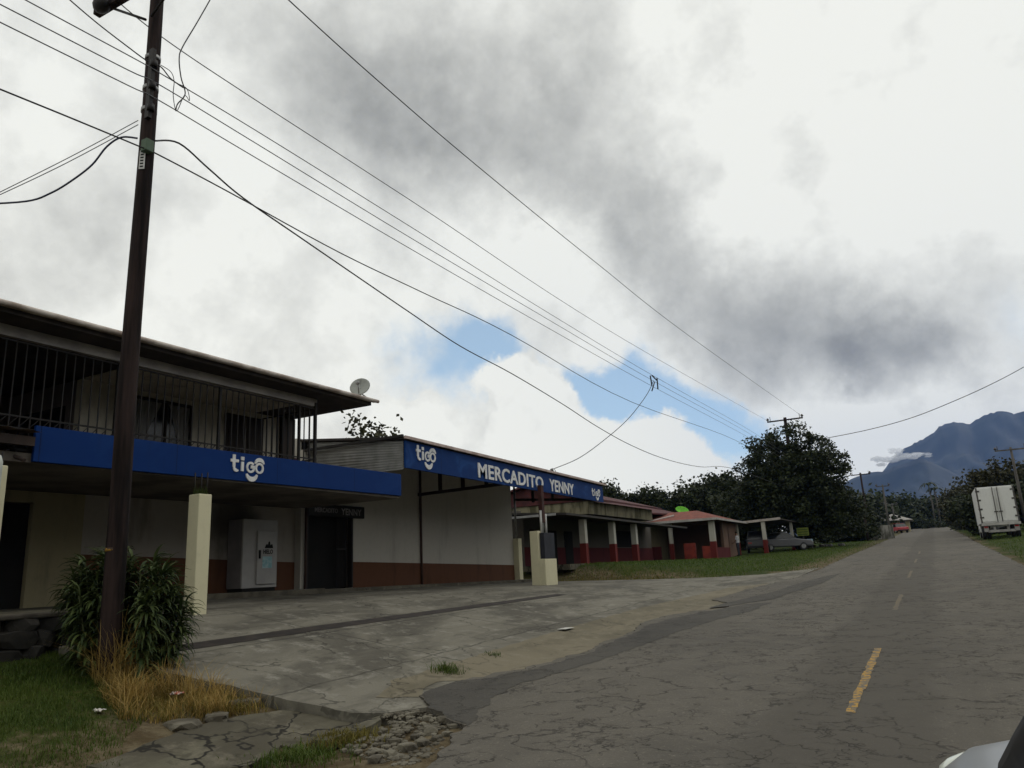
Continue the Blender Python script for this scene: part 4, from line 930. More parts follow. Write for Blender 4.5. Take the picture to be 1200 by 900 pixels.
# ------------------------------------------------------------------ vehicles
def wheel(parent, x, y, z, r, w):
    b_ = MB(); b_.tube([(x - w / 2, y, z), (x + w / 2, y, z)], r, 20); o_ = b_.build('wheel', m_rubber, parent, bevel=.02)
    b_ = MB(); s_ = 1 if x > wloc(parent).x else -1
    b_.tube([(x + s_ * (w / 2 - .03), y, z), (x + s_ * (w / 2 + .008), y, z)], r * .58, 16); b_.build('rim', m_galv, o_)
def car(x, y, z, paint, label, length=4.3, width=1.7, h=1.45, yaw=0, pickup=False, cat='car', name='parked_car'):
    t_ = thing(name, (x, y, z), label, cat)
    L_ = length / 2
    prof = [(-L_, .35), (-L_ + .02, .75), (-L_ * .95, .92), (-L_ * .55, .98), (L_ * .35, .95), (L_ * .92, .78), (L_, .6), (L_, .32)]
    if pickup: prof = [(-L_, .45), (-L_, 1.0), (L_ * .3, 1.02), (L_ * .95, .98), (L_, .8), (L_, .42)]
    b_ = MB(); W_ = width / 2
    b_.prism([(x - W_, y + p, z + q) for p, q in prof], (width, 0, 0)); b_.build('body', paint, t_, bevel=.07)
    cab = [(-L_ * .72, .95), (-L_ * .45, h), (L_ * .05, h + .02), (L_ * .42, .95)] if not pickup else [(-L_ * .1, 1.0), (-L_ * .06, h), (L_ * .25, h), (L_ * .5, 1.0)]
    b_ = MB(); wb, wt = W_ - .04, W_ - .2
    lo_ = [(p, q) for p, q in cab]
    b_.hexa([(x - wb, y + lo_[0][0], z + lo_[0][1]), (x + wb, y + lo_[0][0], z + lo_[0][1]), (x + wb, y + lo_[3][0], z + lo_[3][1]), (x - wb, y + lo_[3][0], z + lo_[3][1]), (x - wt, y + lo_[1][0], z + lo_[1][1]), (x + wt, y + lo_[1][0], z + lo_[1][1]), (x + wt, y + lo_[2][0], z + lo_[2][1]), (x - wt, y + lo_[2][0], z + lo_[2][1])])
    b_.build('windows', m_glass, t_, bevel=.03)
    b_ = MB(); b_.box(x - wt, x + wt, y + lo_[1][0] + .02, y + lo_[2][0] - .02, z + h - .01, z + h + .035); b_.build('roof', paint, t_, bevel=.015)
    for s_ in (-1, 1):
        for yy in (-L_ * .62, L_ * .62): wheel(t_, x + s_ * (W_ - .1), y + yy, z + .31, .31, .2)
        b_ = MB(); b_.box(x + s_ * (W_ - .26) - .14, x + s_ * (W_ - .26) + .14, y - L_ - .012, y - L_ + .05, z + .68, z + .82); b_.build('tail_light', m_lampred, t_)
        b_ = MB(); b_.box(x + s_ * (W_ - .28) - .15, x + s_ * (W_ - .28) + .15, y + L_ - .05, y + L_ + .012, z + .5, z + .64); b_.build('headlight', m_lens, t_)
    b_ = MB(); b_.box(x - W_ + .05, x + W_ - .05, y - L_ - .06, y - L_ + .02, z + .36, z + .52); b_.build('bumper', m_blackpl, t_, bevel=.02)
    t_.rotation_euler.z = yaw
    return t_
def gy(x, y): return gz(x, y)
c_ = car(-11.0, 66.6, gy(-11, 66.6) + .05, m_carsil, 'silver grey car parked beyond the carport column by the signboard', 4.2, yaw=R(-68))
c_ = car(-12.9, 65.5, gy(-12.9, 65.5) + .02, m_cardk, 'dark pickup parked in the shade under the carport', 4.8, 1.75, 1.7, R(12), True, 'pickup', 'parked_pickup')
rc = at(1055, 617, Y=140); car(rc.x - .3, 140, gy(rc.x, 140), m_carred, 'red car parked far down the road before the white roofed house', 4.3, 1.8, 1.5, R(20))
# box truck on the right verge
tx0, tx1, ty = 3.05, 5.45, 66.0
tz = gz(4.3, 67.0) - .02
T = thing('box_truck', (4.25, 69, tz), 'white box truck parked on the right grass verge seen from behind', 'truck')
zb, zt_ = tz + 1.12, tz + 3.72
b = MB(); b.box(tx0, tx1, ty + .06, ty + 6.5, zb, zt_); b.build('cargo_box', m_truckw, T, bevel=.03)
for s_, (a, c_) in enumerate(((tx0 + .1, 4.23), (4.27, tx1 - .1))):
    b = MB(); b.box(a, c_, ty, ty + .055, zb + .1, zt_ - .1); d_ = b.build('cargo_door', m_truckw, T, bevel=.012)
    b = MB(); xx = c_ - .13 if s_ == 0 else a + .13
    b.tube([(xx, ty - .03, zb + .05), (xx, ty - .03, zt_ - .05)], .028, 8); b.box(xx - .12, xx + .12, ty - .06, ty - .01, zb + .75, zb + .82); b.build('lock_rod', m_rail, d_)
    b = MB(); xx = a if s_ == 0 else c_
    for q in (.35, .95, 1.6, 2.25): b.box(xx - .12 if s_ == 0 else xx - .14, xx + .14 if s_ == 0 else xx + .12, ty - .025, ty - .002, zb + q, zb + q + .12)
    b.build('hinge', m_rail, d_)
for q in ((tx0 + .003, tx0 + .1), (tx1 - .1, tx1 - .003)):
    b = MB(); b.box(*q, ty - .01, ty + .05, zb + .02, zt_ - .02); b.build('door_frame', m_rail, T)
b = MB(); b.box(tx0 - .02, tx1 + .02, ty - .12, ty + .05, zb - .18, zb); b.build('rear_sill', M('pale sill', (0.4, 0.39, 0.37)), T)
b = MB(); b.box(tx0 + .35, tx1 - .35, ty + .05, ty + .2, tz + .45, tz + .62); b.box(tx0 + .7, tx0 + .85, ty + .1, ty + .2, tz + .6, zb - .18); b.box(tx1 - .85, tx1 - .7, ty + .1, ty + .2, tz + .6, zb - .18); b.box(tx0 + .1, tx0 + .4, ty + .05, ty + .1, tz + .5, zb - .18); b.box(tx1 - .4, tx1 - .1, ty + .05, ty + .1, tz + .5, zb - .18); b.build('rear_bumper', M('bumper steel', (0.3, 0.29, 0.28)), T)
for xx in (tx0 + .25, tx1 - .25):
    b = MB(); b.box(xx - .12, xx + .12, ty + .0, ty + .045, tz + .78, tz + .9); b.build('tail_light', m_lampred, T)
b = MB(); b.box(tx0 + .0, tx0 + .02, ty + .01, ty + .06, zb + .9, zb + 1.3); b.build('marker_light', m_lampamb, T)
b = MB(); b.box(3.85, 4.0, ty + .3, ty + 8.5, tz + .6, tz + .85); b.box(4.5, 4.65, ty + .3, ty + 8.5, tz + .6, tz + .85); b.build('chassis', m_rail, T)
for xx in (tx0 + .28, tx1 - .28):
    for k in (-.15, .15): wheel(T, xx + k, ty + 1.6, tz + .48, .48, .26)
    wheel(T, xx, ty + 8.0, tz + .46, .46, .28)
b = MB(); b.prism([(tx0 + .15, ty + 6.75, tz + .6), (tx0 + .15, ty + 9.0, tz + .6), (tx0 + .15, ty + 9.0, tz + 1.6), (tx0 + .15, ty + 8.4, tz + 2.6), (tx0 + .15, ty + 6.75, tz + 2.6)], (2.1, 0, 0)); b.build('cab', m_truckw, T, bevel=.06)
b = MB(); b.prism([(tx0 + .3, ty + 9.004, tz + 1.65), (tx1 - .3, ty + 9.004, tz + 1.65), (tx1 - .3, ty + 8.44, tz + 2.5), (tx0 + .3, ty + 8.44, tz + 2.5)], (0, .01, .01)); b.build('windscreen', m_glass, T)
# the car carrying the photographer
V = thing('silver_car', (.8, .8, .0), 'pale grey car of the photographer, bonnet and dark pillar in the lower right corner', 'car')
b = MB(); x0, x1 = -.15, 1.60; YO = .75
b.prism([(x0, -2.4, .35), (x0, -2.4, 1.0), (x0, -2.1, 1.12), (x0, 1.45, 1.08), (x0, 1.45, .75), (x0, 2.35, .75), (x0, 2.45, .4), (x0, 2.3, .3)], (x1 - x0, 0, 0)); b.build('body', m_carhood, V, bevel=.06)
b = MB(); rows = []
for i in range(13):
    u = i / 12; yy = lerp(1.45, 2.46, u); ztop = 1.135 - .06 * u - .10 * max(0, u - .75) * 4 * max(0, u - .75) * 2.2
    row = []
    for k in range(15):
        w_ = k / 14 * 2 - 1; xx = (x0 + x1) / 2 + w_ * (x1 - x0) / 2 * (1 - .10 * max(0, u - .6) ** 2 * 6); zz = ztop - .05 - .14 * max(0, abs(w_) - .72) ** 2 / .078 * .9
        row.append((xx, yy, zz))
    rows.append(row)
rows.append([(p[0], p[1] + .06, .74) for p in rows[-1]])
b.grid(rows); o = b.build('bonnet', m_carhood, V, smooth=True); o.modifiers.new('s', 'SOLIDIFY').thickness = .02
for xx in (x0 + .22, x1 - .22):
    b = MB(); b.ball((xx, 2.38, .89), (.19, .11, .085), 16); b.build('headlight', m_lens, V)
b = MB(); b.hexa([(x0 + .34, .25, 1.50), (x1 - .34, .25, 1.50), (x1 - .34, -1.6, 1.50), (x0 + .34, -1.6, 1.50), (x0 + .40, .2, 1.55), (x1 - .40, .2, 1.55), (x1 - .40, -1.5, 1.55), (x0 + .40, -1.5, 1.55)]); b.build('roof', m_carhood, V, bevel=.03)
for s_, xx, xt in ((1, x0 + .14, x0 + .26), (-1, x1 - .14, x1 - .26)):
    b = MB(); b.tube([(xx + s_ * .095, 1.45, 1.11), (xx + s_ * .125, 1.14, 1.235), (xx + s_ * .145, .83, 1.34), (xx + s_ * .16, .52, 1.43), (xx + s_ * .21, .2, 1.51)], .05, 10); b.build('windscreen_pillar', m_blackpl, V)
    b = MB(); b.tube([(xt + s_ * .1, -1.5, 1.51), (xx - s_ * .03, -2.1, 1.05)], .05, 10); b.build('rear_pillar', m_carhood, V)
b = MB(); b.prism([(x0 + .25, 1.45, 1.10), (x1 - .25, 1.45, 1.10), (x1 - .37, .25, 1.50), (x0 + .37, .25, 1.50)], (0, .004, .006)); b.build('windscreen', m_glass, V)
b = MB(); b.box(x0 + .22, x1 - .22, .9, 1.5, 1.04, 1.115); b.build('cowl', m_blackpl, V)
b = MB(); b.ball((x0 - .12, .62, 1.12), (.10, .06, .07), 16); b.build('door_mirror', m_blackpl, V)
for xx in (x0 + .1, x1 - .1):
    for yy in (-1.55, 1.55): wheel(V, xx, yy, .34 + rz(yy), .34, .2)

for o in [q for q in bpy.data.objects if q.parent == V or (q.parent and q.parent.parent == V)]:
    if o.parent == V: o.data.transform(Matrix.Translation((0, .75, 0.03)))
    else: o.data.transform(Matrix.Translation((0, .75, 0.03)))

# ------------------------------------------------------------------ person by the restaurant corner
def person(loc, yaw):
    t_ = None
    V_ = [(0, 0, .95), (0, 0, 1.12), (0, -.01, 1.30), (0, 0, 1.45), (0, .02, 1.55), (0, .05, 1.66), (0, .05, 1.74)]
    rads = [.15, .135, .155, .12, .055, .09, .075]; E_ = [(0, 1), (1, 2), (2, 3), (3, 4), (4, 5), (5, 6)]
    def chain(start, pts, rr_):
        prev = start
        for p, r_ in zip(pts, rr_):
            V_.append(p); rads.append(r_); E_.append((prev, len(V_) - 1)); prev = len(V_) - 1
        return prev
    for s_ in (-1, 1):
        k = chain(0, [(s_ * .10, 0, .86), (s_ * .11, .02 * s_, .48), (s_ * .12, -.03 + .02 * s_, .09), (s_ * .13, .12, .035)], [.095, .065, .045, .035])
        h = chain(3, [(s_ * .18, 0, 1.42), (s_ * .24, .02, 1.14), (s_ * .22, .2 if s_ < 0 else .12, .98 if s_ < 0 else .92), (s_ * .21, .27 if s_ < 0 else .15, .97 if s_ < 0 else .86)], [.065, .045, .03, .032])
        bx, by, bz = V_[h]
        dirv = Vector((0, .09, -.01)) if s_ < 0 else Vector((0, .04, -.085))
        for f_ in range(4):
            o_ = (f_ - 1.5) * .02; sc_ = [.85, 1, .95, .75][f_]
            p1 = Vector((bx + o_, by, bz)) + dirv * sc_; p2_ = p1 + Vector((-s_ * .01, .01, -.03)) * sc_
            chain(h, [tuple(p1), tuple(p2_)], [.009, .007])
        chain(h, [(bx - s_ * .035, by + .03, bz - .01), (bx - s_ * .045, by + .055, bz - .02)], [.011, .008])
    me = bpy.data.meshes.new('person'); me.from_pydata([Vector(v) for v in V_], E_, []); o = bpy.data.objects.new('person', me); COL.objects.link(o)
    sk = o.modifiers.new('skin', 'SKIN'); sk.use_smooth_shade = True
    for i, d in enumerate(me.skin_vertices[0].data): d.radius = (rads[i], rads[i] * (.72 if i in (0, 1, 2, 3) else 1)); d.use_root = (i == 0)
    ss = o.modifiers.new('sub', 'SUBSURF'); ss.levels = 2; ss.render_levels = 2
    nm = bpy.data.meshes.new_from_object(o.evaluated_get(bpy.context.evaluated_depsgraph_get()))
    bpy.data.objects.remove(o)
    # nose and ears pulled from the head surface
    for v in nm.vertices:
        if 1.58 < v.co.z < 1.72:
            if v.co.y > .10 and abs(v.co.x) < .025 and v.co.z < 1.67: v.co.y += .022
            if abs(v.co.x) > .075 and abs(v.co.y - .04) < .03 and v.co.z < 1.69: v.co.x *= 1.18
    nm.materials.clear()
    for q in (M('skin', (0.22, 0.12, 0.08)), M('grey shirt', (0.42, 0.42, 0.44), (0.34, 0.34, 0.36), 6, .9), M('dark jeans', (0.03, 0.033, 0.045), (0.022, 0.025, 0.035), 8, .9), M('shoes', (0.02, 0.018, 0.016)), M('eye', (0.02, 0.015, 0.012))): nm.materials.append(q)
    for p in nm.polygons:
        c = p.center; i = 0
        if c.z < .09: i = 3
        elif c.z < .97 and abs(c.x) < .19: i = 2
        elif c.z < 1.50 and (abs(c.x) < .175 or c.z > 1.2): i = 1
        elif 1.655 < c.z < 1.685 and c.y > .11 and .02 < abs(c.x) < .045: i = 4
        p.material_index = i; p.use_smooth = True
    o = bpy.data.objects.new('person', nm); COL.objects.link(o); o.location = loc; o.rotation_euler.z = yaw
    b_ = MB(); res = bmesh.ops.create_uvsphere(b_.bm, u_segments=16, v_segments=10, radius=1)
    for v in res['verts']: v.co = Vector((v.co.x * .098, v.co.y * .105 + .035, max(v.co.z, -.3 if v.co.y < 0 else .25) * .095 + 1.715))
    h = b_.build('hair', M('black hair', (0.02, 0.018, 0.017)), None, smooth=True); h.parent = o
    return tag(o, 'person in grey short sleeved shirt and dark trousers standing at the restaurant corner', 'person')
person((-13.15, 59.3, gz(-13.15, 59.3)), R(75))

# ------------------------------------------------------------------ small far things
sp_ = at(941, 625, Y=70); gzs = gz(sp_.x, 70)
t = thing('roadside_sign', (sp_.x, 70, gzs), 'small yellow green board on a post beside the silver car', 'sign')
b = MB(); b.box(sp_.x - .48, sp_.x + .48, 69.97, 70.03, sp_.z - .2, sp_.z + .48); b.build('board', M('yellow green board', (0.17, 0.20, 0.03), (0.12, 0.15, 0.025)), t)
b = MB()
for k in range(3): b.box(sp_.x - .42, sp_.x + .42, 69.955, 69.968, sp_.z - .12 + k * .2, sp_.z - .05 + k * .2)
b.build('stripe', M('dark green stripe', (0.05, 0.09, 0.02)), t)
b = MB(); b.box(sp_.x - .04, sp_.x + .04, 70.03, 70.1, gzs - .1, sp_.z + .3); b.build('post', m_rail, t)
t = thing('market_table', (sp_.x + .1, 69.2, gzs), 'low table draped in pale blue cloth under the yellow green board', 'table')
b = MB(); b.box(sp_.x - .6, sp_.x + .8, 68.9, 69.5, gzs + .62, gzs + .80); b.build('cloth', M('pale blue cloth', (0.30, 0.42, 0.48), (0.22, 0.3, 0.36)), t, bevel=.03)
for q in (-.5, .7):
    b = MB(); b.tube([(sp_.x + q, 69.2, gzs - .05), (sp_.x + q, 69.2, gzs + .62)], .03, 6); b.build('leg', m_rail, t)
hp = at(1045, 610, Y=150); hz = gz(hp.x, 150)
t = thing('white_roof_house', (hp.x, 152, hz), 'low distant house with pale hipped roof beside the red car', 'house')
b = MB(); b.box(hp.x - 2.6, hp.x + 2.6, 150.5, 156, hz, hp.z - .1); b.build('wall', m_cream, t)
b = MB(); z_ = hp.z - .1
c0, c1, c2, c3, r_ = (hp.x - 3.2, 149.6, z_), (hp.x + 3.2, 149.6, z_), (hp.x + 3.2, 157, z_), (hp.x - 3.2, 157, z_), (hp.x, 153, z_ + 1.25)
for q in ((c0, c1, r_), (c1, c2, r_), (c2, c3, r_), (c3, c0, r_)): b.prism(q, (0, 0, .1))
b.build('roof', M('pale roof', (0.34, 0.32, 0.30)), t)
for k in (-1.5, 1.2):
    b = MB(); b.box(hp.x + k, hp.x + k + .8, 150.4, 150.49, hz + .9, hz + 1.9); b.build('window', m_glass, t)
b = MB(); b.box(-10.2, -4.0, 95, 95.2, gz(-8, 95) - .2, gz(-8, 95) + 1.5)
tag(b.build('white_wall', wallmat('dirty white wall', (0.33, 0.32, 0.29), (0.06, 0.06, 0.045), .42, .58, .85)), 'low dirty white wall behind the hedge under the big dark tree', 'wall')
b = MB(); rr = random.Random(8)
for k in range(14):
    q = at(905 + 0, 640, Y=76); 
    x_ = -8.9 + rr.uniform(-1.6, 1.6); y_ = 74 + rr.uniform(-.8, .8); s_ = rr.uniform(.15, .35); stone_bm(b, (x_, y_, gz(x_, y_) + .1), (s_, s_, s_ * .7), k)
tag(b.build('rubbish_heap', M('dark heap', (0.05, 0.045, 0.04), (0.2, 0.19, 0.18), 9, lo=.4, hi=.75)), 'low dark heap of scrap lying on the grass under the big tree', 'heap')

# ------------------------------------------------------------------ vegetation
def crown(name, lobes, n, size, m, parent, seed, aspect=.75, fill=.35, per=90):
    """leaf sprays gathered into many small clumps scattered through overlapping lobes"""
    r_ = random.Random(seed); V_ = []; Fc = []
    vol = [l[1][0] * l[1][1] * l[1][2] for l in lobes]; tot = sum(vol)
    for (c, rad), v in zip(lobes, vol):
        nl = int(n * v / tot); ncl = max(6, nl // per)
        for q in range(ncl):
            d = Vector((r_.gauss(0, 1), r_.gauss(0, 1), r_.gauss(0, 1))).normalized()
            k = r_.uniform(fill, 1.0) ** .5
            k *= 1 + .25 * noise.noise(d * 2.2 + Vector((seed, 0, 0)))
            cc = Vector(c) + Vector((d.x * rad[0], d.y * rad[1], d.z * rad[2])) * k
            cr = size * r_.uniform(2.2, 5.0)
            for j in range(nl // ncl):
                o = Vector((r_.gauss(0, .42), r_.gauss(0, .42), r_.gauss(0, .32)))
                if o.length > .85: o *= .85 / o.length * r_.uniform(.3, 1)
                o *= cr
                p = cc + o; s_ = size * r_.uniform(.55, 1.25)
                u = Vector((r_.gauss(0, 1), r_.gauss(0, 1), r_.gauss(0, .6))).normalized(); w_ = u.cross(Vector((r_.gauss(0, 1), r_.gauss(0, 1), r_.gauss(0, 1)))).normalized()
                i0 = len(V_)
                V_ += [p - u * s_ * .5, p + w_ * s_ * aspect * .5 - u * s_ * .05, p + u * s_ * .6, p - w_ * s_ * aspect * .5 - u * s_ * .05]
                Fc.append((i0, i0 + 1, i0 + 2, i0 + 3))
    me = bpy.data.meshes.new(name); me.from_pydata(V_, [], Fc); me.materials.append(m)
    return link(name, me, parent)
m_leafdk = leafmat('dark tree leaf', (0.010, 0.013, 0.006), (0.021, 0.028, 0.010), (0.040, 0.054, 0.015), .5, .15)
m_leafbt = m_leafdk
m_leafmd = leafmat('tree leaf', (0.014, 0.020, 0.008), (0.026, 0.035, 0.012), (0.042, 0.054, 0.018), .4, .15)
m_leafol = leafmat('olive leaf', (0.018, 0.020, 0.008), (0.034, 0.034, 0.012), (0.055, 0.05, 0.018), .3, .15)
def tree(name, x, y, h, rad, label, m, n, size, seed, trunk_h=.35, group=None, squash=1.0, lobes=None):
    z = gz(x, y); t_ = thing(name, (x, y, z), label, 'tree', group); r_ = random.Random(seed)
    if lobes is None:
        lobes = []; cz = z + h * (trunk_h + (1 - trunk_h) * .5); ch = h * (1 - trunk_h) * .5
        for k in range(9):
            a = r_.uniform(0, 6.28); q = r_.uniform(.25, .62); zz = r_.uniform(-.55, .62)
            s_ = r_.uniform(.30, .46) * (1.12 - .35 * max(0, zz))
            lobes.append(((x + math.cos(a) * rad * q * (1 - .4 * max(0, zz)), y + math.sin(a) * rad * q, cz + zz * ch), (rad * s_, rad * s_, ch * s_ * 1.1 * squash)))
        lobes.append(((x, y, cz + ch * .55), (rad * .34, rad * .34, ch * .42)))
        lobes.append(((x, y, cz), (rad * .62, rad * .62, ch * .7))); lobes.append(((x, y, cz - ch * .5), (rad * .7, rad * .7, ch * .5)))
    b_ = MB(); tr = max(.12, h * .025)
    b_.tube([(x, y, z - .3), (x + .03 * h * .3, y, z + h * trunk_h * .6), (x - .02 * h * .3, y, z + h * (trunk_h + .2)), (x, y, z + h * .8)], [tr * 1.35, tr, tr * .7, tr * .2], 10)
    for (c, rd_) in lobes[:7]:
        st_ = Vector((x, y, z + h * trunk_h * r_.uniform(.7, 1.2))); c = Vector(c)
        b_.tube([st_, st_.lerp(c, .5) + Vector((0, 0, -.03 * h)), c + Vector((0, 0, rd_[2] * .4))], [tr * .5, tr * .3, tr * .08], 6)
    b_.build('trunk', m_bark, t_)
    crown('crown', lobes, n, size, m, t_, seed)
    return t_
# the big dark tree: lobes placed to follow its broad mound
by = 71.5
def lob(px, py, r, rz_=None, dy=0):
    p = at(px, py, Y=by + dy); r *= 71.5 / 55.5; rz_ = (rz_ or r / 1.288) * 71.5 / 55.5; return ((p.x, p.y, p.z), (r, r * 1.1, rz_))
KS = 71.5 / 55.5
L_ = [lob(915, 520, 1.3, 1.2), lob(938, 512, 1.1, .9), lob(950, 530, 1.5, 1.3), lob(900, 535, 1.6, 1.4), lob(925, 545, 2.2, 1.8), lob(960, 555, 1.9, 1.6), lob(978, 545, 1.1, 1.1), lob(885, 560, 1.5, 1.5), lob(868, 572, 1.2, 1.2), lob(905, 575, 2.3, 1.9), lob(945, 580, 2.5, 1.9), lob(980, 580, 1.7, 1.6), lob(990, 600, 1.6, 1.1), lob(870, 595, 1.7, 1.3, 1.5), lob(900, 602, 2.0, 1.3, 1.5), lob(935, 603, 2.3, 1.2, .8), lob(965, 606, 1.8, 1.1), lob(1003, 612, 1.1, .8, 2), lob(885, 618, 1.3, .8, 2), lob(930, 622, 1.9, .8, 1.5), lob(965, 622, 1.8, .8, 1.5), lob(855, 590, 1.3, 1.1, 3), lob(935, 560, 2.6, 2.0, 1), lob(915, 590, 2.6, 1.8, 1), lob(960, 590, 2.2, 1.6, 1)]
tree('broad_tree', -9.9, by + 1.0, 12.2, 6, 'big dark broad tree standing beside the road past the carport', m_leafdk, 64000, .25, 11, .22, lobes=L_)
# background woods behind the roadside shops
bg = [(690, 578, 74, 3.0, m_leafmd), (712, 572, 78, 3.2, m_leafmd), (742, 584, 82, 3.4, m_leafdk), (758, 577, 80, 2.3, m_leafdk), (772, 580, 84, 2.2, m_leafmd), (797, 570, 80, 3.3, m_leafdk), (818, 575, 86, 3.6, m_leafdk), (842, 560, 84, 4.2, m_leafdk), (862, 565, 80, 3.8, m_leafdk), (665, 585, 70, 3.0, m_leafdk), (880, 585, 88, 4.5, m_leafdk), (995, 600, 92, 3.0, m_leafdk)]
names = ['tall shaggy tree right of the sign end', 'round tree just behind the right end of the market sign', 'low dark tree behind the cream shop wall', 'pointed dark tree in the gap left of the green dish', 'thin tree right next to the pointed one behind the shops', 'dark tree directly behind the lime green dish', 'bushy dark tree right of the green dish', 'tallest tree of the wood behind the red hipped roof', 'dark tree merging with the left side of the big road tree', 'dark tree seen through the gap under the market sign', 'wide dark tree behind the carport roof', 'dark tree right behind the big road tree, by the far pole']
for i, (px, py, Y_, rad, m_) in enumerate(bg):
    p = at(px, py, Y=Y_); z = gz(p.x, Y_)
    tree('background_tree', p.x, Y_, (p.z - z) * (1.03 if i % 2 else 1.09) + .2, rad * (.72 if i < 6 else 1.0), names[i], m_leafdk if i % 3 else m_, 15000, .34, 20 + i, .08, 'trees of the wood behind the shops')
for i, (px, py, Y_, rad, n_, lab) in enumerate([(422, 489, 40, 2.3, 1500, 'sparse tree top showing above the market roof, the larger left one'), (458, 497, 41, 1.2, 420, 'small tree top above the market roof, right of the larger one')]):
    p = at(px, py, Y=Y_); tree('rear_tree', p.x, Y_, p.z - 1.5, rad, lab, m_leafol, n_, .34, 40 + i, .45 if i == 0 else .6, 'trees behind the market roof')
# right hand side woods
rgt = [(1168, 537, 92, 5.0, m_leafol, 'tall rounded tree directly behind the box truck'), (1192, 545, 100, 4.2, m_leafol, 'tall tree right of the box truck at the picture edge'), (1140, 558, 104, 4.4, m_leafdk, 'dark tree left of the box truck behind the verge'), (1122, 572, 120, 3.8, m_leafol, 'olive tree at the left end of the right hand wood'), (1225, 540, 90, 5.0, m_leafmd, 'tree half cut off by the right picture edge'), (1150, 585, 84, 2.6, m_leafdk, 'low dark tree just left of the truck side')]
for i, (px, py, Y_, rad, m_, lab) in enumerate(rgt):
    p = at(px, py, Y=Y_); tree('roadside_tree', p.x + .5, Y_, p.z - gz(p.x, Y_), rad, lab, m_, 15000, .34, 60 + i, .06, 'trees on the right of the road')
far = [(1050, 585, 215, 5, m_leafmd), (1066, 588, 230, 5.5, m_leafmd), (1078, 584, 235, 6, m_leafdk), (1100, 585, 225, 5.5, m_leafmd), (1112, 580, 215, 6, m_leafol), (1128, 584, 210, 5.5, m_leafol), (1090, 590, 205, 5, m_leafdk), (1020, 578, 175, 5, m_leafdk), (1003, 585, 150, 5, m_leafdk), (1033, 592, 190, 4.5, m_leafmd)]
fl = ['far tree on the skyline above the red car', 'far tree second from the red car on the skyline', 'far dark tree left of the two palms', 'far tree right behind the two palms', 'far olive tree right of the palms', 'far olive tree nearest the right hand wood', 'far dark tree at the very end of the road', 'far dark tree behind the two distant poles', 'far dark tree close behind the big road tree', 'far tree above the white roofed house']
for i, (px, py, Y_, rad, m_) in enumerate(far):
    p = at(px, py, Y=Y_); tree('distant_tree', p.x, Y_, p.z - gz(p.x, Y_), rad, fl[i], m_, 3000, .9, 80 + i, .06, 'distant trees at the end of the road')
for i, (x_, y_, h_) in enumerate([(11, -9, 6.8), (12.5, -1, 8.4), (11.5, 7, 8.0), (13, 15, 8.6), (12, 23, 7.8), (13.5, 31, 7.8), (14.5, 40, 8)]):  # row added out of view to block low sky light from the shop fronts
    tree('added_shade_tree', x_, y_, h_, 4.9, 'unseen tree added right of the road to shade the shop fronts, ' + ('behind the car', 'just behind the car door', 'level with the car bonnet', 'opposite the shop door', 'opposite the market sign', 'opposite the meter pillar', 'opposite the veranda shop')[i], m_leafmd, 2600, 1.0, 140 + i, .05, 'trees on the right of the road')
# distant palms
for i, (px, py, lab) in enumerate([(1088, 569, 'distant palm, the taller left one of two at the end of the road'), (1095, 575, 'distant palm, the shorter right one of two at the end of the road')]):
    p = at(px, py, Y=200); z = gz(p.x, 200); t = thing('palm_tree', (p.x, 200, z), lab, 'tree', 'palms at the end of the road')
    b = MB(); b.tube([(p.x, 200, z - .2), (p.x + .15, 200, lerp(z, p.z, .5)), (p.x, 200, p.z)], [.22, .16, .13], 8); b.build('trunk', m_polelt, t)
    b = MB(); rr = random.Random(i)
    for k in range(16):
        a = k * 2.4 + rr.uniform(-.2, .2); l = rr.uniform(1.7, 2.4); dr_ = rr.uniform(.2, 1.4); pts = []
        for j in range(6):
            u = j / 5; pts.append(Vector((p.x + math.cos(a) * l * u, 200 + math.sin(a) * l * u, p.z + .9 * math.sin(u * 2.2) - dr_ * u * u * 1.2)))
        w_ = Vector((-math.sin(a), math.cos(a), 0)) * .28
        for j in range(5):
            k0 = 1 - abs(j / 5 - .35); k1 = 1 - abs((j + 1) / 5 - .35)
            b.face([pts[j] - w_ * k0, pts[j] + w_ * k0, pts[j + 1] + w_ * k1, pts[j + 1] - w_ * k1])
    b.keep = True; b.build('fronds', m_leafmd, t)
# low bushes far down the road
for i, (px, py, Y_, r_, m_, lab) in enumerate([(1088, 611, 190, 2.6, m_leafmd, 'rounded green bush where the road disappears'), (1016, 627, 100, 1.1, m_leafmd, 'low green bush on the left verge before the white wall'), (1000, 628, 92, 1.2, m_leafdk, 'low dark bush in front of the dirty white wall'), (968, 632, 90, 1.4, m_leafdk, 'dark hedge clump under the big road tree'), (1132, 612, 130, 1.6, m_leafmd, 'low bush on the right verge left of the truck')]):
    p = at(px, py, Y=Y_); z = gz(p.x, Y_); t = thing('bush', (p.x, Y_, z), lab, 'bush')
    crown('foliage', [((p.x + q * r_ * .5, Y_, z + r_ * .38), (r_ * .6, r_ * .6, r_ * .45)) for q in (-1, 0, 1)], 900, .10 * r_ + .12, m_, t, 120 + i)
    b = MB(); b.tube([(p.x, Y_, z - .1), (p.x, Y_, z + r_ * .4)], .05, 6); b.build('stem', m_bark, t)
b = MB(); p = at(1017, 630, Y=88); z = gz(p.x, 88); b.tube([(p.x, 88, z - .1), (p.x, 88, z + 2.6)], .12, 8)
tag(b.build('wooden_post', m_pole), 'short dark post standing on the left verge before the far house', 'post')

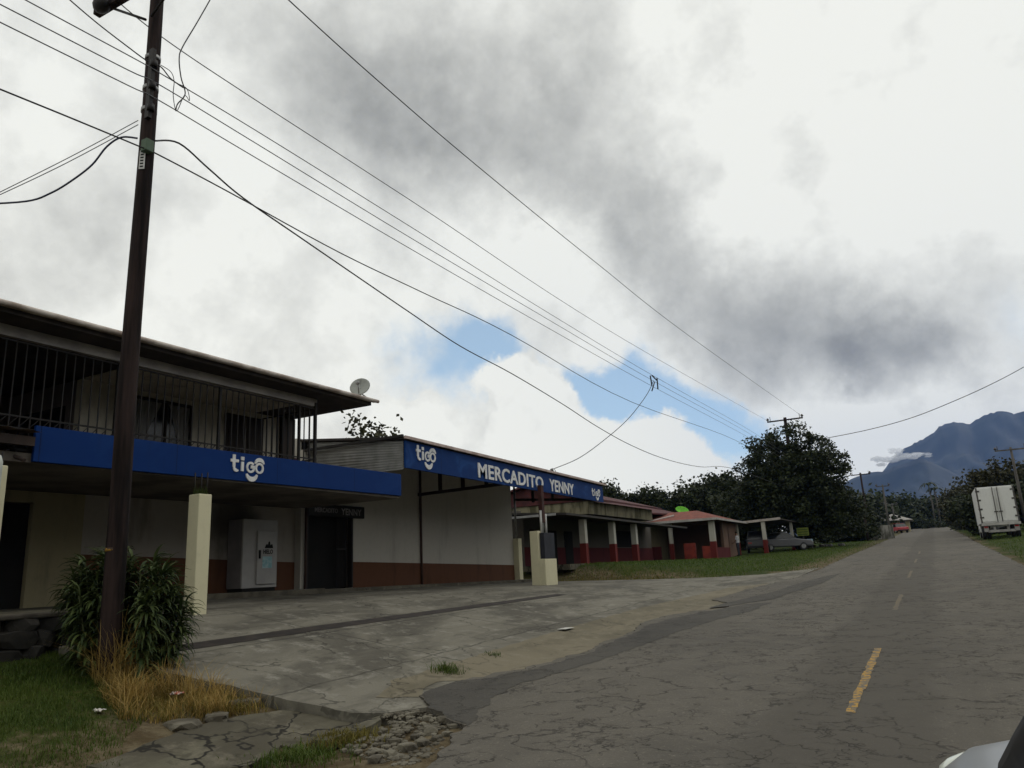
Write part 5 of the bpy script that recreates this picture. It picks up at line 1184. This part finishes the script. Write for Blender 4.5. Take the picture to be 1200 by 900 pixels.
# strap-leaved shrub round the pole
def strap_leaf(V_, Fc, base, a, elev, L_, w_, droop, tw=0):
    n_ = 5; dirv = Vector((math.cos(a), math.sin(a), 0)); side = Vector((-math.sin(a), math.cos(a), 0)); p = Vector(base); e = elev
    prof = [.35, .85, 1.0, .85, .5, .03]; i0 = len(V_)
    for j in range(n_ + 1):
        nn = Vector((-dirv.x * math.sin(e), -dirv.y * math.sin(e), math.cos(e)))
        V_ += [p - side * w_ * prof[j] + nn * w_ * .35 * prof[j], p - nn * w_ * .1, p + side * w_ * prof[j] + nn * w_ * .35 * prof[j]]
        p = p + (dirv * math.cos(e) + Vector((0, 0, math.sin(e)))) * L_ / n_; e -= droop / n_ * (1 + .5 * j / n_)
    for j in range(n_):
        q = i0 + j * 3; Fc += [(q, q + 1, q + 4, q + 3), (q + 1, q + 2, q + 5, q + 4)]
SB = thing('strap_leaf_shrub', (-9.2, 6.1, .72), 'large strap leaved green shrub growing around the near pole foot', 'shrub')
V_, Fc = [], []; rr = random.Random(12); st = MB()
SC = Vector((-9.02, 6.36, 0))
for q in range(64):
    a = rr.uniform(0, 6.28); rad = .57 * math.sqrt(rr.random()); sx, sy = SC.x + rad * math.cos(a) * 1.05, SC.y + rad * math.sin(a) * .8
    if math.hypot(sx - PX, sy - PY) < .2: continue
    z0 = gz(sx, sy) - .02; hh = 1.42 * math.sqrt(max(.05, 1 - (rad / .70) ** 2)) * rr.uniform(.72, 1.0) + .12
    tip = Vector((sx + (sx - SC.x) * .35 + rr.gauss(0, .05), sy + (sy - SC.y) * .35 + rr.gauss(0, .05), z0 + hh)); b0_ = Vector((sx, sy, z0))
    st.tube([b0_ - Vector((0, 0, .1)), tip], [.015, .009], 5)
    for j in range(int(30 + 26 * hh)):
        u = rr.uniform(.05, 1.0) ** .8; bpt = b0_.lerp(tip, u); out = math.atan2(bpt.y - SC.y, bpt.x - SC.x)
        strap_leaf(V_, Fc, bpt, out + rr.gauss(0, 1.0), rr.uniform(-.1, .9) * (.35 + .65 * u) + (.5 if u > .9 else 0), rr.uniform(.17, .36), rr.uniform(.013, .025), rr.uniform(.7, 2.0))
me = bpy.data.meshes.new('foliage'); me.from_pydata(V_, [], Fc)
for p in me.polygons: p.use_smooth = True
m_strap = leafmat('glossy strap leaf', (0.014, 0.027, 0.008), (0.032, 0.054, 0.015), (0.10, 0.13, 0.035), 1.5, .15)
me.materials.append(m_strap); link('foliage', me, SB); st.build('stems', M('green stem', (0.05, 0.06, 0.02)), SB)

def blades(name, label, pts, hfun, m, seed, lean=.6, wd=.006, seg=3, kind='stuff', zf=gz, cat='grass'):
    r_ = random.Random(seed); V_, Fc = [], []
    for x, y in pts:
        h = hfun(x, y, r_); a = r_.uniform(0, 6.28); d = Vector((math.cos(a), math.sin(a), 0)); s_ = Vector((-d.y, d.x, 0)) * wd * r_.uniform(.7, 1.3)
        ln = r_.uniform(.1, 1) * lean; z = zf(x, y) - .01; i0 = len(V_)
        for j in range(seg):
            u = j / seg; p = Vector((x, y, z)) + d * h * ln * u * u + Vector((0, 0, h * (u - .25 * ln * u * u))); k = 1 - u * .6
            V_ += [p - s_ * k, p + s_ * k]
        V_.append(Vector((x, y, z)) + d * h * ln + Vector((0, 0, h * (1 - .25 * ln))))
        for j in range(seg - 1): q = i0 + 2 * j; Fc.append((q, q + 1, q + 3, q + 2))
        q = i0 + 2 * (seg - 1); Fc.append((q, q + 1, q + 2))
    me = bpy.data.meshes.new(name); me.from_pydata(V_, [], Fc); me.materials.append(m)
    o = link(name, me); return tag(o, label, cat, None, kind)
m_grass = leafmat('lawn blade', (0.028, 0.062, 0.007), (0.060, 0.100, 0.012), (0.10, 0.125, 0.022), 1.2, .3)
m_gold = leafmat('dry blade', (0.20, 0.120, 0.030), (0.35, 0.225, 0.060), (0.50, 0.37, 0.13), 2.0, .3)
m_gold2 = leafmat('yellow green blade', (0.10, 0.085, 0.016), (0.15, 0.125, 0.022), (0.20, 0.17, 0.04), 2.0, .3)
rs = random.Random(21)
lp = [(p.x, p.y) for p in [surf(*q, gz) for q in [(-60, 770), (-60, 960), (90, 960), (150, 886), (205, 858), (150, 820), (110, 790), (60, 775)]]]
lp = [(-10.2, 2.5), (-6.0, 2.2), (-5.9, 4.2), (-7.0, 5.0), (-7.35, 5.5), (-8.3, 5.7), (-9.0, 6.2), (-10.2, 6.6)]
pts = []
for i in range(46000):
    x, y = rpt(lp)
    d_e = max(0, noise.noise((x * 1.4, y * 1.4, 0)) + .6)
    if x > -6.9 and rs.random() < .55: continue
    if rs.random() < d_e: pts.append((x, y))
blades('lawn_grass', 'short green lawn grass below the leafy shrub', pts, lambda x, y, r_: r_.uniform(.03, .085) * (1 + .6 * noise.noise((x * 2, y * 2, 3))), m_grass, 1, .9, .004)
# dry golden grass
gp = [(surf(*q, gz).x, surf(*q, gz).y) for q in [(106, 800), (116, 762), (180, 762), (240, 778), (300, 803), (350, 822), (335, 838), (255, 846), (195, 855), (140, 846)]]
pts = []
cl = [rpt(gp) for _ in range(120)]
for i in range(7500):
    c_ = rs.choice(cl); x, y = c_[0] + rs.gauss(0, .09), c_[1] + rs.gauss(0, .09)
    if inpoly(x, y, gp) and y < yl(x) - .03: pts.append((x, y))
gx, gyy = surf(160, 800, gz).x, surf(160, 800, gz).y
blades('dry_grass', 'golden dry grass around the pole foot and pavement edge', pts, lambda x, y, r_: r_.uniform(.08, .38) * (.8 + 1.1 * max(-.4, noise.noise((x * 2.6, y * 2.6, 7)))) * (1.0 + 1.3 * max(0, 1 - math.hypot(x - gx, y - gyy) / .9)), m_gold, 2, 1.3, .0035, 5)
pts2 = [p for p in pts if rs.random() < .5] + [q for q in [rpt(gp) for _ in range(1600)] if q[1] < yl(q[0]) - .03]
blades('weeds', 'yellow green weeds mixed into the dry grass', pts2, lambda x, y, r_: r_.uniform(.06, .2), m_gold2, 3, 1.2, .005, 4)
for i, (px, py, rd_, n_, h_, lab, m_) in enumerate([(524, 787, .22, 260, .14, 'bright green weed tuft at the forecourt corner by the tarmac', m_grass), (487, 812, .14, 150, .13, 'small yellowish weed tuft at the broken tarmac tip', m_gold2), (447, 822, .12, 120, .12, 'small green weed tuft at the forecourt corner edge', m_grass), (578, 770, .16, 90, .07, 'thin flat weed growing in the dusty margin crack', m_grass), (345, 893, .45, 900, .10, 'green grass patch at the bottom edge below the old pavement', m_grass), (400, 868, .40, 800, .09, 'dry brown grass patch beside the rubble', m_gold2)]):
    zf = (lambda x, y: apron_z(x, y)) if i in (0, 3) else gz
    p = surf(px, py, zf); P_ = [(p.x + rs.gauss(0, rd_ * .5), p.y + rs.gauss(0, rd_ * .4)) for _ in range(n_)]
    blades('grass_tuft', lab, P_, lambda x, y, r_: r_.uniform(.4, 1.2) * h_, m_, 10 + i, 1.1, .005, 4, kind='stuff', zf=zf)
# grass on the bank and verges
pts = []
for i in range(30000):
    y = 31.5 + 60 * rs.random() ** 1.6; x = rs.uniform(-16, -4.6)
    if y < 34 and x > -7: continue
    if y > 33 and x < -14.9: continue
    if y > 52 and x < -12.9: continue
    if x > -5.2 and rs.random() < .6: continue
    pts.append((x, y))
m_bank = leafmat('bank blade', (0.035, 0.070, 0.008), (0.065, 0.110, 0.012), (0.10, 0.14, 0.024), .8, .3)
blades('bank_grass', 'grass on the bank in front of the roadside shops', pts, lambda x, y, r_: r_.uniform(.05, .14), m_bank, 4, .9, .012, 2)
pts = []
for i in range(16000):
    y = 24 + 110 * rs.random() ** 1.6; x = 2.7 + 9 * rs.random()
    if x < 3.1 and rs.random() < .6: continue
    pts.append((x, y))
blades('verge_grass', 'grass on the right hand road verge under the truck', pts, lambda x, y, r_: r_.uniform(.06, .18), m_bank, 5, .9, .014, 2)
pts = [(rs.uniform(-15.1, -10.2), 31.3 + rs.gauss(0, .5)) for _ in range(2500)] + [(rs.uniform(-15.2, -12.0), rs.uniform(29, 31)) for _ in range(900)]
blades('dry_grass', 'dry straw coloured grass along the foot of the bank beyond the meter pillar', pts, lambda x, y, r_: r_.uniform(.06, .2), m_gold2, 6, 1.2, .01, 3, zf=lambda x, y: max(gz(x, y), gz(x, y)))

# ------------------------------------------------------------------ mountains
def mountain(name, prof, Y, depth_f, depth_b, m, seed, amp):
    P_ = [at(*p, Y=Y) for p in prof]; b_ = MB(); rows = []
    n_ = 150; x0, x1 = P_[0].x, P_[-1].x
    for j in range(46):
        v = j / 45; row = []
        y = lerp(Y - depth_f, Y + depth_b, v); yr_ = (y - Y)
        f = 1 + yr_ / depth_f if yr_ < 0 else 1 - yr_ / depth_b
        f = max(0, f) ** (1.25 if yr_ < 0 else 1)
        for i in range(n_ + 1):
            x = lerp(x0, x1, i / n_); h = pl(x, [(p.x, p.z) for p in P_])
            r1_ = noise.fractal((x / 170 + seed, y / 300, 0), .9, 2.1, 5); r2_ = abs(noise.noise((x / 110 + y / 400, y / 900 + seed, 2)))
            k = amp * h * (r1_ * .5 - r2_ * .55) * min(1, 4 * (1 - f)) * f
            row.append((x, y, -20 + (h + 20) * f + k + h * .012 * noise.noise((x / 14, y / 14, 5)) * f))
        rows.append(row)
    b_.grid(rows); return tag(b_.build(name, m, smooth=True), kind='structure')
m_mt = leafmat('forested slope', (0.004, 0.008, 0.008), (0.012, 0.018, 0.014), (0.009, 0.014, 0.011), .012, 0)
mountain('mountain', [(940, 640), (985, 600), (1005, 582), (1020, 566), (1032, 556), (1046, 536), (1058, 526), (1072, 519), (1084, 513), (1096, 505), (1100, 500), (1110, 496), (1116, 494), (1124, 494), (1130, 495.5), (1136, 496), (1144, 491), (1152, 487), (1160, 483.5), (1168, 482), (1178, 482), (1190, 484), (1200, 482), (1240, 470), (1320, 500), (1420, 560), (1560, 640)], 4200, 1500, 900, m_mt, 3, .3)
mountain('foothill', [(900, 640), (960, 596), (980, 575), (990, 566), (998, 561), (1010, 556), (1020, 553.5), (1033, 553), (1046, 548), (1058, 544), (1072, 539), (1084, 538), (1100, 545), (1130, 560), (1180, 590), (1250, 620), (1320, 645)], 3300, 900, 600, m_mt, 9, .28)
# mist patches on the ridge
def mist(name, c, r_, dens, label, seed):
    m = bpy.data.materials.new(name); m.use_nodes = True; nt = m.node_tree; nt.nodes.remove(nt.nodes['Principled BSDF'])
    pv_ = nd(nt, 'ShaderNodeVolumePrincipled'); pv_.inputs['Color'].default_value = (.97, .97, .98, 1); pv_.inputs['Density'].default_value = dens
    nt.links.new(pv_.outputs[0], nt.nodes['Material Output'].inputs['Volume'])
    b_ = MB(); rr_ = random.Random(seed)
    for k in range(7):
        o = Vector((rr_.uniform(-1, 1) * r_[0] * .75, rr_.uniform(-.5, .5) * r_[1], rr_.uniform(-.6, .6) * r_[2])); s_ = rr_.uniform(.3, .5)
        res = bmesh.ops.create_icosphere(b_.bm, subdivisions=3, radius=1)
        for v in res['verts']:
            d = v.co.copy(); q = 1 + .5 * noise.fractal(d * 1.6 + Vector((seed, k, 0)), 1, 2, 4)
            v.co = Vector((d.x * r_[0] * s_ * q, d.y * r_[1] * s_ * q, d.z * r_[2] * s_ * q)) + o + Vector(c)
    return tag(b_.build('cloud', m), label, 'cloud', kind='stuff')
for i, (px, py, rx, rz__, Y_) in enumerate([(1060, 536, 60, 17, 3250), (1040, 540, 55, 20, 3250), (1078, 533, 40, 11, 3230), (1050, 529, 36, 12, 3240)]):
    c_ = at(px, py, Y=Y_); mist('ridge cloud', c_, (rx, rx, rz__ * 1.15), .045, 'white wisps of cloud clinging to the mountain ridge', i)

# ------------------------------------------------------------------ haze
hz = MB(); hz.box(-900, 2600, -290, 5300, -40, 720)
def hazemat():
    m = bpy.data.materials.new('haze'); m.use_nodes = True; nt = m.node_tree; nt.nodes.remove(nt.nodes['Principled BSDF'])
    v = nd(nt, 'ShaderNodeVolumePrincipled'); v.inputs['Color'].default_value = (.20, .40, .95, 1); v.inputs['Density'].default_value = 0.00008
    nt.links.new(v.outputs[0], nt.nodes['Material Output'].inputs['Volume']); return m
tag(hz.build('haze', hazemat()), 'pale blue air in front of the mountain', 'haze', kind='stuff')

# ------------------------------------------------------------------ sky
W = bpy.data.worlds.new('World'); C.world = W; W.use_nodes = True
nt = W.node_tree; bg_ = nt.nodes['Background']
SUN_EL, SUN_AZ = 58, 42      # degrees; azimuth measured from +Y towards +X
sky = nd(nt, 'ShaderNodeTexSky', sky_type='NISHITA'); sky.sun_disc = False; sky.sun_elevation = R(SUN_EL); sky.sun_rotation = R(SUN_AZ)
sky.altitude = 1200; sky.air_density = 1.0; sky.dust_density = .6; sky.ozone_density = 1.5
tc = nd(nt, 'ShaderNodeTexCoord'); d0 = tc.outputs['Generated']
def vm(op, a, b_=None):
    n_ = nd(nt, 'ShaderNodeVectorMath', operation=op)
    for i, v in ((0, a), (1, b_)):
        if v is None: continue
        if hasattr(v, 'is_linked'): nt.links.new(v, n_.inputs[i])
        else: n_.inputs[i].default_value = v
    return n_
dn = vm('NORMALIZE', d0).outputs[0]
n1 = noi(nt, dn, 4.0, 6, .6); n2 = noi(nt, dn, 14, 5, .6)
off = vm('SCALE', vm('SUBTRACT', n1.outputs['Color'], (.5, .5, .5)).outputs[0]); off.inputs['Scale'].default_value = .17
off2 = vm('SCALE', vm('SUBTRACT', n2.outputs['Color'], (.5, .5, .5)).outputs[0]); off2.inputs['Scale'].default_value = .09
dw = vm('ADD', vm('ADD', dn, off.outputs[0]).outputs[0], off2.outputs[0]).outputs[0]      # soft warp
dq = vm('ADD', dn, off2.outputs[0]).outputs[0]                                               # crisp warp
def lobe(px, py, rp_, src, inner=0.0):
    c = ray(px, py).normalized(); e = (ray(px + rp_ * .7, py + rp_ * .7).normalized() - c).length
    dd_ = vm('DISTANCE', src, tuple(c)).outputs['Value']
    return rng(nt, dd_, e * inner, e, 1.0, 0.0)
def addl(lst, src, start=None, inner=0.0):
    tot = start
    for px, py, r_, a in lst:
        k = mth(nt, 'MULTIPLY', lobe(px, py, r_, src, inner), a); tot = k if tot is None else mth(nt, 'ADD', tot, k)
    return tot
# brightness of the cloud deck (display values)
bright = addl([(430, 55, 210, -.13), (545, 140, 170, -.16), (680, 170, 150, -.17), (770, 235, 110, -.13), (400, 110, 130, -.06), (940, 395, 130, -.17), (1040, 425, 110, -.20), (860, 385, 110, -.11), (1110, 440, 70, -.10), (985, 440, 70, -.08), (720, 250, 90, -.06), (800, 340, 100, -.05),
               (120, 100, 260, -.035), (1000, 120, 260, .05), (1130, 200, 220, .04), (250, 330, 250, .02), (640, 290, 90, .05), (840, 130, 110, -.05), (1180, 360, 100, -.05), (980, 300, 90, -.03), (630, -350, 420, -.10), (-300, 100, 500, -.12), (1000, 520, 90, .08), (790, 300, 85, -.09), (840, 345, 85, -.08), (1060, 70, 90, -.05), (1150, 290, 80, -.06), (930, 190, 80, -.04), (1110, 180, 60, .04)], dw)
n3 = noi(nt, dn, 6.5, 9, .6, 0).outputs['Fac']; n4 = noi(nt, dn, 2.6, 5, .55).outputs['Fac']
bright = mth(nt, 'ADD', bright, rng(nt, n3, .25, .75, -.10, .10, False))
n5 = noi(nt, dn, 22, 6, .62).outputs['Fac']
bright = mth(nt, 'ADD', bright, rng(nt, n5, .3, .7, -.03, .03, False))
bright = mth(nt, 'ADD', bright, rng(nt, n4, .3, .7, -.05, .05, False))
bright = mth(nt, 'ADD', mth(nt, 'MULTIPLY', bright, 1.12), .962)
# blue openings
blue = addl([(600, 395, 70, .8), (535, 440, 105, .62), (555, 405, 85, .35), (720, 445, 110, 1.1), (775, 470, 85, .8), (865, 505, 90, 1.0), (840, 480, 75, .5), (1185, 385, 100, .25), (690, 465, 80, .6), (480, 400, 110, .22)], dw)
wh = addl([(602, 445, 42, .9), (630, 470, 52, 1.0), (655, 520, 85, 1.2), (600, 520, 60, .9), (480, 520, 70, 1.0), (740, 550, 85, 1.2), (820, 550, 70, .8), (780, 508, 34, .7), (700, 402, 50, .35)], dq, None, .35)
blue = mth(nt, 'ADD', blue, mth(nt, 'MULTIPLY', rng(nt, n3, .3, .7, -.34, .34, False), rng(nt, blue, .05, .4)))
blue = mth(nt, 'SUBTRACT', blue, mth(nt, 'MULTIPLY', wh, 1.3))
bm_ = rng(nt, blue, .08, .95, 0.0, .95)
edge_w = mth(nt, 'MULTIPLY', rng(nt, wh, .2, .6), .05)
val = mth(nt, 'ADD', bright, edge_w)
val = mth(nt, 'MINIMUM', mth(nt, 'MAXIMUM', val, .35), .975)
lin = mth(nt, 'POWER', val, 2.2)
cl_ = nd(nt, 'ShaderNodeCombineColor')
nt.links.new(mth(nt, 'MULTIPLY', lin, 1.0), cl_.inputs[0]); nt.links.new(mth(nt, 'MULTIPLY', lin, 1.005), cl_.inputs[1]); nt.links.new(mth(nt, 'MULTIPLY', lin, .935), cl_.inputs[2])
STR = .1
cs = vm('SCALE', cl_.outputs[0]); cs.inputs['Scale'].default_value = 1 / STR
sk_ = vm('SCALE', sky.outputs[0]); sk_.inputs['Scale'].default_value = 1.3
skm = mixc(nt, .34, sk_.outputs[0], (6.6, 9.0, 9.6))
nt.links.new(mixc(nt, bm_, cs.outputs[0], skm), bg_.inputs['Color']); bg_.inputs['Strength'].default_value = STR
W.cycles.sampling_method = 'MANUAL'; W.cycles.sample_map_resolution = 512

sd = bpy.data.lights.new('sun', 'SUN'); so = bpy.data.objects.new('sun', sd); COL.objects.link(so)
sd.energy = .5; sd.angle = R(25); sd.color = (1, .96, .9)
v = Vector((math.sin(R(SUN_AZ)) * math.cos(R(SUN_EL)), math.cos(R(SUN_AZ)) * math.cos(R(SUN_EL)), math.sin(R(SUN_EL))))
so.rotation_euler = v.to_track_quat('Z', 'Y').to_euler()

C.view_settings.view_transform = 'Standard'; C.view_settings.look = 'None'; C.view_settings.exposure = 0; C.view_settings.gamma = 1
C.cycles.use_denoising = True
try: C.cycles.denoiser = 'OPENIMAGEDENOISE'
except Exception: pass
C.cycles.max_bounces = 6; C.cycles.diffuse_bounces = 3; C.cycles.glossy_bounces = 2; C.cycles.volume_bounces = 3; C.cycles.transmission_bounces = 2; C.cycles.transparent_max_bounces = 4
C.cycles.volume_step_rate = 4
